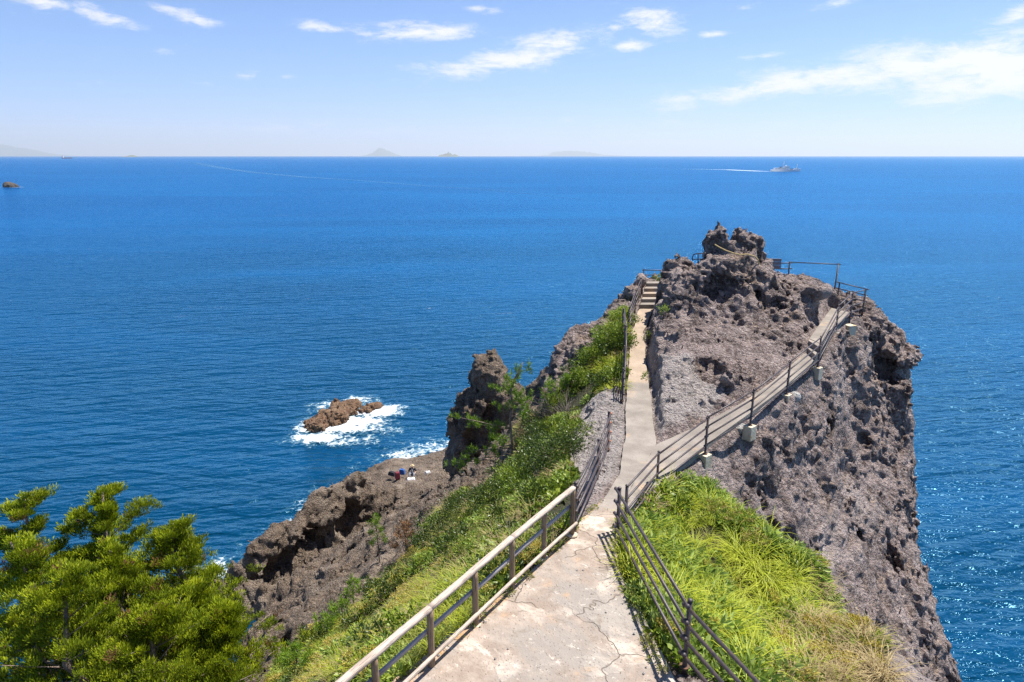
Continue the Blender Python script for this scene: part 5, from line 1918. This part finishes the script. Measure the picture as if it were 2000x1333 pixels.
scatter('dry_grass', gr_p + gs_p, pts_in_poly(PR, int(ar * 14), rg, lambda x, y: ((px_of(x, y)[1] > 1170 + 60 * noise2(x, y, 1.2, 57)) & (px_of(x, y)[0] > 1545 + 70 * noise2(x, y, 1.1, 58)) | (noise2(x, y, 0.9, 53) > 0.5))), rg, 'dry_grass', 'dry straw coloured grass low on the right-hand slope', 'grass', 0.8, 1.6)
scatter('flower_heads', fh_p, pts_in_poly(PR, int(ar * 2.2), rg, lambda x, y: ((px_of(x, y)[1] > 1230) & (px_of(x, y)[0] > 1500)) | (noise2(x, y, 0.8, 54) > 0.45)), rg, 'yellow_flower', 'small yellow flower heads scattered over the right-hand slope', 'flowers', 0.9, 1.4)
# flowering brownish yellow mound near the rock
for (px, py, s_, lab) in [(1440, 1022, 1.0, 'rounded plant with brownish yellow flower heads near the top of the right-hand slope'), (1395, 1000, 0.8, 'smaller brownish yellow flowering plant beside the rock at the top of the right-hand slope'), (1475, 1062, 0.8, 'brownish yellow flowering plant on the outer edge of the right-hand slope')]:
    c = cast(px, py + 6)
    root = empty('flowering_plant', tuple(c))
    tag(root, lab, 'plant', 'brownish yellow flowering plants')
    plant_mesh('foliage', proto_shrub(rg, (0.42 * s_, 0.42 * s_, 0.26 * s_), 380, 0.06, 0.024, 26), 'green_leaf', root)
    plant_mesh('flowers', flower_heads(rg, 46, 0.34 * s_, 0.42 * s_, 20), 'brown_flower', root)
# big tussocks
TUS = [(1395, 1000, .8, 'upper'), (1340, 985, .75, 'x'), (1470, 1105, 1.35, 'x'), (1500, 1140, 1.25, 'x'), (1545, 1130, 1.0, 'x'), (1440, 1075, 1.0, 'x'), (1400, 1200, 1.2, 'x'), (1425, 1240, 1.1, 'x'), (1330, 1170, 1.0, 'x'), (1560, 1190, 1.1, 'x'), (1600, 1210, 1.0, 'x'), (1480, 1290, 1.0, 'x')]
TL = ['small bright grass tussock near the top of the right-hand slope', 'small bright grass tussock near the ramp footing on the right-hand slope', 'largest arching yellow-green grass tussock in the middle of the right-hand slope',
      'large arching grass tussock just below the largest one on the right-hand slope', 'arching grass tussock at the rocky edge, right of the largest tussock', 'arching grass tussock just above the largest one on the right-hand slope',
      'bright grass tussock right of the nearest black railing post', 'bright grass tussock below and right of the nearest black railing post', 'bright grass tussock close to the black railing halfway up the slope',
      'yellow-green grass tussock on the outer edge above the dry grass', 'outermost yellow-green grass tussock above the dry grass', 'bright grass tussock near the bottom edge between railing and dry grass']
for (px, py, s_, _), lab in zip(TUS, TL):
    c = cast(px, py + 10)
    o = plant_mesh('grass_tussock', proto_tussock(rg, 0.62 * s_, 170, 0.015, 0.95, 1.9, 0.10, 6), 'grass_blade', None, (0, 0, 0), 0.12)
    o.location = tuple(c - np.array([0, 0, 0.03]))
    tag(o, lab, 'grass tussock', 'big grass tussocks on the right-hand slope')

# --- weeds rooted in the joints along the pavement
wp = []
A_, B_ = interp_pts(PLAT_L, 121), interp_pts(PLAT_R, 121)
for k in range(90):
    i = int(rg.integers(45, 120))
    u_ = rg.choice([0.015, 0.03, 0.975, 0.99, 0.96]) + rg.normal(0, 0.008)
    p_ = A_[i] * (1 - u_) + B_[i] * u_
    wp.append(p_ + np.array([0, 0, 0.005]))
wp = np.array(wp)
scatter('edge_weeds', gs_p + he_p, wp, rg, 'slope_grass', 'small weeds rooted along the edges of the concrete pavement', 'weeds', 0.22, 0.6, 0.0)

# --- left slope
ar = poly_area(PLF)


def lz(x, y):
    return px_of(x, y)


near_l = lambda x, y: (px_of(x, y)[1] > 1000)
scatter('slope_grass', gr_p, pts_in_poly(PLF, int(ar * 4.5), rg, lambda x, y: (noise2(x, y, 0.5, 61) > -0.25) & near_l(x, y)), rg, 'slope_grass', 'mixed green and straw coloured grass on the slope left of the wooden fence', 'grass', 0.7, 1.5)
scatter('slope_herbs', he_p, pts_in_poly(PLF, int(ar * 9), rg, lambda x, y: noise2(x, y, 0.45, 62) > -0.2), rg, 'pale_herb', 'pale green herbs on the slope left of the wooden fence', 'herbs', 0.7, 1.5)
scatter('slope_cover', gl_p, pts_in_poly(PLF, int(ar * 7), rg, lambda x, y: noise2(x, y, 0.55, 65) > -0.15), rg, 'green_leaf', 'low green leafy cover on the slope left of the fence and path', 'ground cover', 0.7, 1.5)
scatter('slope_dry_grass', gs_p, pts_in_poly(PLF, int(ar * 8), rg, lambda x, y: noise2(x, y, 0.6, 63) > -0.1), rg, 'dry_grass', 'dry grass among the green on the left-hand slope', 'grass', 0.9, 1.7)
scatter('slope_bright_grass', gr_p, pts_in_poly(PLF, int(ar * 3), rg, lambda x, y: (px_of(x, y)[1] > 1130) | (px_of(x, y)[1] < 770)), rg, 'grass_blade', 'bright yellow-green grass left of the fence and left of the narrow path', 'grass', 0.8, 1.5)
scatter('slope_flowers', fh_p, pts_in_poly(PLF, int(ar * 1.2), rg, lambda x, y: (px_of(x, y)[1] > 1080) & (noise2(x, y, 0.8, 64) > 0.1)), rg, 'yellow_flower', 'small yellow flowers near the wooden fence', 'flowers', 0.9, 1.3)

SHRUBS = [  # px, py (foot), rx, rz, leaf, mat, label
    (1085, 905, 0.85, 0.75, 0.06, 'dark_leaf', 'dense dark green shrub left of the pale rock beside the black railing'),
    (1060, 870, 0.7, 0.65, 0.055, 'dark_leaf', 'dark green shrub behind the dense one, below the dry twigs'),
    (1120, 860, 0.55, 0.5, 0.055, 'green_leaf', 'olive green shrub at the edge of the pale rock'),
    (1010, 965, 0.75, 0.6, 0.055, 'green_leaf', 'rounded bright green shrub above the middle of the wooden fence'),
    (960, 985, 0.7, 0.55, 0.055, 'dark_leaf', 'dark rounded shrub left of the bright green one on the slope'),
    (1060, 975, 0.5, 0.42, 0.055, 'green_leaf', 'green shrub near the far end of the wooden fence'),
    (900, 1010, 0.75, 0.7, 0.05, 'dark_leaf', 'dark shrub at the rocky edge below the stack'),
    (850, 1060, 0.8, 0.7, 0.05, 'dark_leaf', 'dark shrub at the rocky edge left of the grass slope'),
    (920, 1090, 0.5, 0.4, 0.05, 'green_leaf', 'low green shrub in the grass above the second fence span'),
    (830, 1120, 0.5, 0.42, 0.05, 'green_leaf', 'low green shrub in the grass left of the fence'),
    (1020, 1075, 0.42, 0.34, 0.05, 'green_leaf', 'small green shrub just left of the fence near its far end'),
    (1095, 1040, 0.40, 0.36, 0.05, 'green_leaf', 'small bright shrub at the last wooden fence post'),
    (880, 1190, 0.38, 0.28, 0.05, 'green_leaf', 'small leafy shrub against the concrete edge below the fence'),
    (1195, 680, 0.8, 0.75, 0.07, 'green_leaf', 'tall bright green bush left of the narrow path'),
    (1222, 632, 0.55, 0.5, 0.06, 'green_leaf', 'rounded bright bush where the path railing bends'),
    (1160, 715, 0.7, 0.55, 0.07, 'green_leaf', 'green bush left of the path on the edge above the sea'),
    (1145, 745, 0.6, 0.45, 0.06, 'green_leaf', 'low green bush on the outer edge below the dark rock'),
    (1200, 745, 0.5, 0.42, 0.06, 'green_leaf', 'green bush against the black path railing'),
    (1090, 800, 0.6, 0.45, 0.055, 'green_leaf', 'thin green bush at the edge above the stack'),
    (1040, 830, 0.6, 0.45, 0.055, 'dark_leaf', 'dark low bush at the edge right of the stack'),
    (1288, 540, 0.42, 0.32, 0.06, 'green_leaf', 'small green bush at the top of the steps'),
    (1263, 665, 0.18, 0.3, 0.05, 'green_leaf', 'narrow green plant at the right edge of the path below the rock wall'),
    (1262, 745, 0.18, 0.3, 0.05, 'green_leaf', 'leafy plant on the right edge of the narrow path'),
    (1294, 612, 0.24, 0.3, 0.05, 'pale_herb', 'yellow-green tuft growing on the rock wall right of the path'),
    (1234, 588, 0.3, 0.32, 0.05, 'green_leaf', 'green tuft on the rocks left of the steps'),
    (1200, 622, 0.34, 0.3, 0.05, 'pale_herb', 'pale tuft on the outer rocks left of the path'),
    (1166, 650, 0.3, 0.24, 0.05, 'pale_herb', 'yellowish tuft on the outer rocks above the sea'),
]
for (px, py, rx, rz, L, mat, lab) in SHRUBS:
    c = cast(px, py)
    if (px, py) == (1288, 540):
        c = WY(1290, 552, 33.2)
    root = empty('shrub', tuple(c - np.array([0, 0, 0.05])))
    tag(root, lab, 'shrub', 'shrubs on the headland')
    nl = int(1300 * (rx / 0.6) ** 2)
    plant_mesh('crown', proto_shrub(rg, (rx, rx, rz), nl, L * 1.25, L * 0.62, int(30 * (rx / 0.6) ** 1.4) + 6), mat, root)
    mb = twigs_mesh(rg, 9, rz * 1.1, 0.8, 0.012)
    mb.build('stem', 'bark').parent = root

# many small look-alike shrubs through the mixed growth
sm = []
for k in range(9):
    mat = ('green_leaf', 'dark_leaf', 'pale_herb')[k % 3]
    r0 = (0.30, 0.36, 0.26)[k % 3]
    v, q, t = proto_shrub(rg, (r0, r0, r0 * 0.8), 420, (0.055, 0.06, 0.07)[k % 3], (0.03, 0.03, 0.028)[k % 3], 20)
    me = np_mesh('shrub_crown', v, q, None, False)
    add_attr(me, 'tint', np.clip(t, 0, 1))
    me.materials.append(MATS[mat])
    mt = MB()
    twigs_mesh(rg, 5, r0, 0.8, 0.008, mt)
    sm.append((me, np_mesh('shrub_stem', np.concatenate(mt.v), np.concatenate(mt.q), None, True)))
    sm[-1][1].materials.append(MATS['bark'])
SP = pts_in_poly(PLF, 110, rg, lambda x, y: (gsample(RIB_DIST, x, y) > 0.45) & ((px_of(x, y)[1] < 1150) | (rg.random(x.shape) < 0.5)))
for i, p in enumerate(SP):
    crown, stem = sm[int(rg.integers(len(sm)))]
    r_ = empty('small_shrub', tuple(p))
    r_.rotation_euler = (0, 0, rg.random() * 6.28)
    sc_ = 0.7 + 0.9 * rg.random()
    r_.scale = (sc_, sc_, sc_)
    tone = {'green_leaf': 'bright green', 'dark_leaf': 'dark green', 'pale_herb': 'pale grey-green'}[crown.materials[0].name]
    qx, qy = px_of(p[0:1], p[1:2])
    qx, qy = float(qx[0]), float(qy[0])
    dist_f = min(np.hypot(p[0] - w_[0], p[1] - w_[1]) for w_ in wf)
    if qy < 770:
        where = 'between the narrow path and the drop to the sea'
    elif dist_f < 1.3:
        where = 'close beside the wooden fence'
    elif qx > 1080:
        where = 'next to the pale rock by the path'
    elif qx > 960 and qy < 930:
        where = 'around the dry twiggy bushes above the stack'
    elif qx > 880:
        where = 'halfway down the left-hand slope above the fence'
    elif qx > 720:
        where = 'along the rocky lower edge of the left-hand slope'
    else:
        where = 'low on the left-hand slope near the bottom edge'
    size = 'tiny' if sc_ < 0.95 else ('small' if sc_ < 1.3 else 'waist-high')
    tag(r_, size + ' ' + tone + ' shrub ' + where, 'shrub', 'small shrubs on the left-hand slope')
    for nm, me in (('crown', crown), ('stem', stem)):
        o = bpy.data.objects.new(nm, me)
        COL.objects.link(o)
        o.parent = r_

# dry twiggy bushes
for (px, py, h_, n, lab) in [(1110, 815, 0.95, 90, 'grey leafless twiggy bush above the pale rock'), (1070, 815, 0.9, 70, 'bare twiggy bush left of the other, over the sea edge'), (1000, 870, 0.7, 40, 'dead twigs beside the pine above the stack'), (1050, 940, 0.6, 24, 'pale dead branches sticking out of the shrubs by the pale rock'), (1005, 1060, 0.5, 22, 'dry pale stalks among the grass above the fence'), (860, 1130, 0.5, 20, 'thin dry stalks in the grass left of the fence')]:
    c = cast(px, py)
    o = twigs_mesh(rg, n, h_, 1.1, 0.009, None, (0, 0, 0), 4).build('dry_bush', 'dead_twig')
    o.location = tuple(c)
    tag(o, lab, 'bush', 'dry leafless bushes')


# --- pines
def needle_tuft(c, d, rng, n=46, L=0.16):
    d = np.asarray(d, float)
    d = d / np.linalg.norm(d)
    D = d + rng.normal(0, .75, (n, 3))
    P = np.tile(np.asarray(c, float), (n, 1)) - d * 0.10 * rng.random((n, 1)) * 1.6
    t = np.clip(0.45 + 0.3 * rng.normal(0, 1, n) + 0.35 * (D[:, 2] / np.linalg.norm(D, axis=1)), 0, 1)
    return leaves(P, D, L, 0.016, rng, t, 0.0)


def pine(trunk, branches, label, mat='pine_needle', r=0.045, tuft=0.16, tn=46, per=3, cat='pine', name='pine_tree', spread=0.16):
    root = empty(name, tuple(trunk[0]))
    tag(root, label, cat, 'small pines on the slope')
    org = np.array(trunk[0], float)
    n = len(trunk)
    MB().path([np.asarray(p) - 0 for p in trunk], [r * (1 - 0.72 * i / (n - 1)) for i in range(n)], 7).build('trunk', 'bark', root)
    parts = []
    for (a, b_) in branches:
        a, b_ = np.asarray(a, float), np.asarray(b_, float)
        mid = (a + b_) / 2 + rg.normal(0, .06, 3) - np.array([0, 0, .04])
        MB().path([a, mid, b_], [r * .42, r * .3, r * .14], 5).build('branch', 'bark', root)
        d = (b_ - a) / (np.linalg.norm(b_ - a) + 1e-9)
        for k in range(per):
            t = 1 - 0.5 * k / max(per, 1)
            base = a + (b_ - a) * t + rg.normal(0, spread * 0.45, 3)
            for _ in range(3):
                c = base + rg.normal(0, spread, 3) * np.array([1, 1, .45])
                parts.append(needle_tuft(c - org, d * 0.4 + np.array([0, 0, 0.9]), rg, tn, tuft))
    plant_mesh('needles', join(parts), mat, root)
    return root


Yp = 23.6
tr_ = [WY(998, 900, Yp), WY(1000, 862, Yp), WY(996, 820, Yp), WY(1002, 790, Yp), WY(996, 765, Yp), WY(1008, 735, Yp + .1), WY(1021, 708, Yp + .1)]
brs = [(WY(1006, 742, Yp), WY(1021, 714, Yp)), (WY(996, 768, Yp), WY(978, 752, Yp - .3)), (WY(996, 768, Yp), WY(996, 752, Yp + .3)), (WY(1000, 785, Yp), WY(1022, 768, Yp + .2)), (WY(1001, 790, Yp), WY(1028, 775, Yp - .3)),
       (WY(998, 815, Yp), WY(1024, 800, Yp + .2)), (WY(997, 835, Yp), WY(950, 830, Yp - .4)), (WY(997, 838, Yp), WY(918, 822, Yp - .6)), (WY(975, 834, Yp - .3), WY(898, 816, Yp - .8)), (WY(960, 838, Yp - .3), WY(965, 850, Yp - .6)),
       (WY(999, 870, Yp), WY(958, 880, Yp - .3)), (WY(999, 875, Yp), WY(925, 880, Yp - .7)), (WY(985, 890, Yp), WY(898, 898, Yp - .8)), (WY(950, 898, Yp - .3), WY(882, 905, Yp - .9)), (WY(1000, 800, Yp), WY(985, 790, Yp - .3)), (WY(1000, 850, Yp), WY(975, 860, Yp + .3)), (WY(1003, 740, Yp), WY(1003, 733, Yp + .2))]
pine(tr_, brs, 'windswept pine with long side branches in front of the dark stack', r=0.06, tuft=0.15, tn=40)


def sapling(px, py, top, label, dead=False, lean=0, n=6, w=26, tuft=0.14):
    c = cast(px, py)
    Y = c[1]
    b0 = c - np.array([0, 0, 0.1])
    pts = [b0] + [WY(px + lean * t, py + (top - py) * t, Y) for t in (0.35, 0.7, 1.0)]
    br_ = [(pts[2], pts[3] + np.array([0, 0, .05]))]
    for k in range(n):
        t = 0.45 + 0.55 * k / n
        a = WY(px + lean * t, py + (top - py) * t, Y)
        ww = w * (1.15 - t)
        br_.append((a, WY(px + lean * t + (1 if k % 2 else -1) * ww * random.uniform(.5, 1.2), py + (top - py) * (t + 0.1), Y + random.uniform(-.4, .4))))
    return pine(pts, br_, label, mat='brown_needle' if dead else 'pine_needle', r=0.03, tuft=tuft, tn=26, per=2, name='dead_pine' if dead else 'pine_sapling', spread=0.10)


sapling(742, 1105, 1012, 'thin green pine sapling standing against the dark shore rocks', lean=-8)
sapling(795, 1100, 1025, 'dead rust brown pine sapling beside the green sapling', dead=True, lean=-6)
sapling(690, 1190, 1138, 'small pine sapling on the brown rock slope below the taller one', lean=0, n=4, w=20)
sapling(668, 1215, 1178, 'bushy little pine at the edge of the grass near the cove', n=6, w=40)
sapling(640, 1250, 1205, 'bushy pine sapling above the bottom edge of the left slope', n=6, w=40)
sapling(580, 1330, 1270, 'bushy pine at the bottom edge left of the fence', n=9, w=60, tuft=0.17)
sapling(1075, 790, 748, 'tiny pine tip showing above the sea edge right of the stack', n=4, w=16)
sapling(1110, 770, 735, 'tiny pine on the outer edge between twigs and bushes', n=4, w=18)


# --- junipers below the pavement, bottom left
def juniper(base, top, rad, label, seed, npuff=420, low=0.25):
    rng = np.random.default_rng(seed)
    base, top = np.asarray(base, float), np.asarray(top, float)
    root = empty('juniper_tree', tuple(base))
    tag(root, label, 'tree', 'junipers below the pavement')
    H = top - base
    pts = []
    for k in range(8):
        t = k / 7
        pts.append(base + H * t + (np.array([rng.normal(0, .22), rng.normal(0, .22), 0]) * (1 if 0 < k < 7 else 0)))
    MB().path(pts, [0.20 * (1 - 0.88 * k / 7) + 0.012 for k in range(8)], 8, jitter=0.12).build('trunk', 'bark', root)
    PT = np.array(pts)

    def tr_at(t):
        x = t * 7
        i = min(int(x), 6)
        return PT[i] + (PT[i + 1] - PT[i]) * (x - i)
    tips = []
    nb = 46
    for k in range(nb):
        t = low + (0.97 - low) * (k + rng.random()) / nb
        a = tr_at(t)
        az_ = k * 2.4 + rng.normal(0, .4)
        prof = (1 - ((t - low) / (1 - low)) ** 1.35) * 0.92 + 0.10
        L = rad * prof * (0.5 + 0.75 * rng.random())
        d = np.array([math.cos(az_), math.sin(az_), 0.35 + 0.5 * rng.random()])
        p1 = a + d * L * 0.5 + np.array([0, 0, -0.05 * L])
        p2 = a + d * L * np.array([1, 1, 0.9])
        MB().path([a, p1, p2], [0.05 * (1.2 - t), 0.032 * (1.2 - t), 0.008], 5).build('branch', 'bark', root)
        m_ = max(5, int(npuff / nb))
        for _ in range(m_):
            s_ = 0.38 + 0.66 * rng.random() ** 0.7
            q = a + (p2 - a) * s_
            sp = 0.12 * L + 0.05
            tips.append((q + rng.normal(0, 1, 3) * np.array([sp, sp, sp * 0.38]), d))
    for _ in range(16):
        u_ = rng.random()
        tips.append((top + rng.normal(0, 1, 3) * np.array([.05 + .12 * u_, .05 + .12 * u_, .04]) - np.array([0, 0, 0.75 * u_]), np.array([0, 0, 1.0])))
    parts = []
    brown = []
    for (c, d) in tips:
        n = 50
        r_ = 0.12 + 0.10 * rng.random()
        v = rng.normal(0, 1, (n, 3))
        v /= np.linalg.norm(v, axis=1, keepdims=True)
        v[:, 2] = v[:, 2] * 0.7 + 0.25
        P = c - base + v * r_ * (0.35 + 0.65 * rng.random((n, 1)))
        D = v + np.array([0, 0, 1.15]) + d * 0.35 + rng.normal(0, .25, (n, 3))
        tt = np.clip(0.40 + 0.42 * v[:, 2] + 0.5 * (rng.random() - 0.5) + rng.normal(0, .08, n), 0, 1)  # puff tops tinted bright, undersides dark: light and shade put into the leaf colour
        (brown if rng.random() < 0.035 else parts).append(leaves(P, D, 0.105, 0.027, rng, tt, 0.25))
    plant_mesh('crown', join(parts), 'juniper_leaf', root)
    if brown:
        plant_mesh('dead_foliage', join(brown), 'brown_needle', root)
    return root


def jt(px, py, Y, bx, by):
    top = WY(px, py, Y)
    return (bx, by, float(ground(bx, by)) - 0.2), top


for (px, py, Y, dx, rad, n, lab, sd) in [(200, 962, 20.0, 0.6, 3.0, 1350, 'juniper with the tallest spiky crown, second from the left at the bottom edge', 1), (338, 1022, 19.5, 0.2, 2.0, 850, 'juniper with a pointed crown next to the open sea, third from the left', 2),
                                         (48, 972, 19.0, 0.2, 2.8, 1100, 'leftmost juniper cut by the left edge of the picture', 3), (425, 1200, 17.0, -0.1, 1.75, 800, 'low juniper nearest the cove with brown patches in its foliage', 4),
                                         (120, 1130, 16.0, -0.3, 2.8, 950, 'low spreading juniper at the bottom left corner', 5), (300, 1195, 16.2, 0.0, 2.5, 850, 'low juniper at the bottom edge between the corner and the cove', 6),
                                         (215, 1075, 18.0, 0.0, 2.5, 800, 'juniper in the middle of the clump, below the tallest one', 7), (20, 1060, 17.0, 0.0, 2.4, 800, 'juniper at the left edge of the picture, below the leftmost crown', 8), (365, 1150, 17.6, 0.0, 1.3, 420, 'juniper on the sea side of the clump, above the cove', 9)]:
    top = WY(px, py, Y)
    bx, by = top[0] + dx, top[1] - 0.5
    base = np.array([bx, by, min(float(ground(bx, by)) - 0.2, top[2] - 3.2)])
    juniper(base, top, rad, lab, sd, n, low=0.25)

# ------------------------------------------------------------------ sea air
hm = bpy.data.materials.new('sea_haze')
hm.use_nodes = True
MATS['sea_haze'] = hm
hn = hm.node_tree.nodes
hn.remove(hn['Principled BSDF'])
pv = hn.new('ShaderNodeVolumePrincipled')
pv.inputs['Color'].default_value = (0.84, 0.925, 1.0, 1)
pv.inputs['Density'].default_value = 2.2e-5
pv.inputs['Anisotropy'].default_value = 0.3
hm.node_tree.links.new(pv.outputs[0], hn['Material Output'].inputs['Volume'])
hz = MB().box((0, 30, 848.0), (93000, 0, 0), (0, 93000, 0), (0, 0, 850.0)).build('haze', 'sea_haze', None, False)
tag(hz, kind='stuff')
hz['label'] = 'pale blue sea haze over the far water'
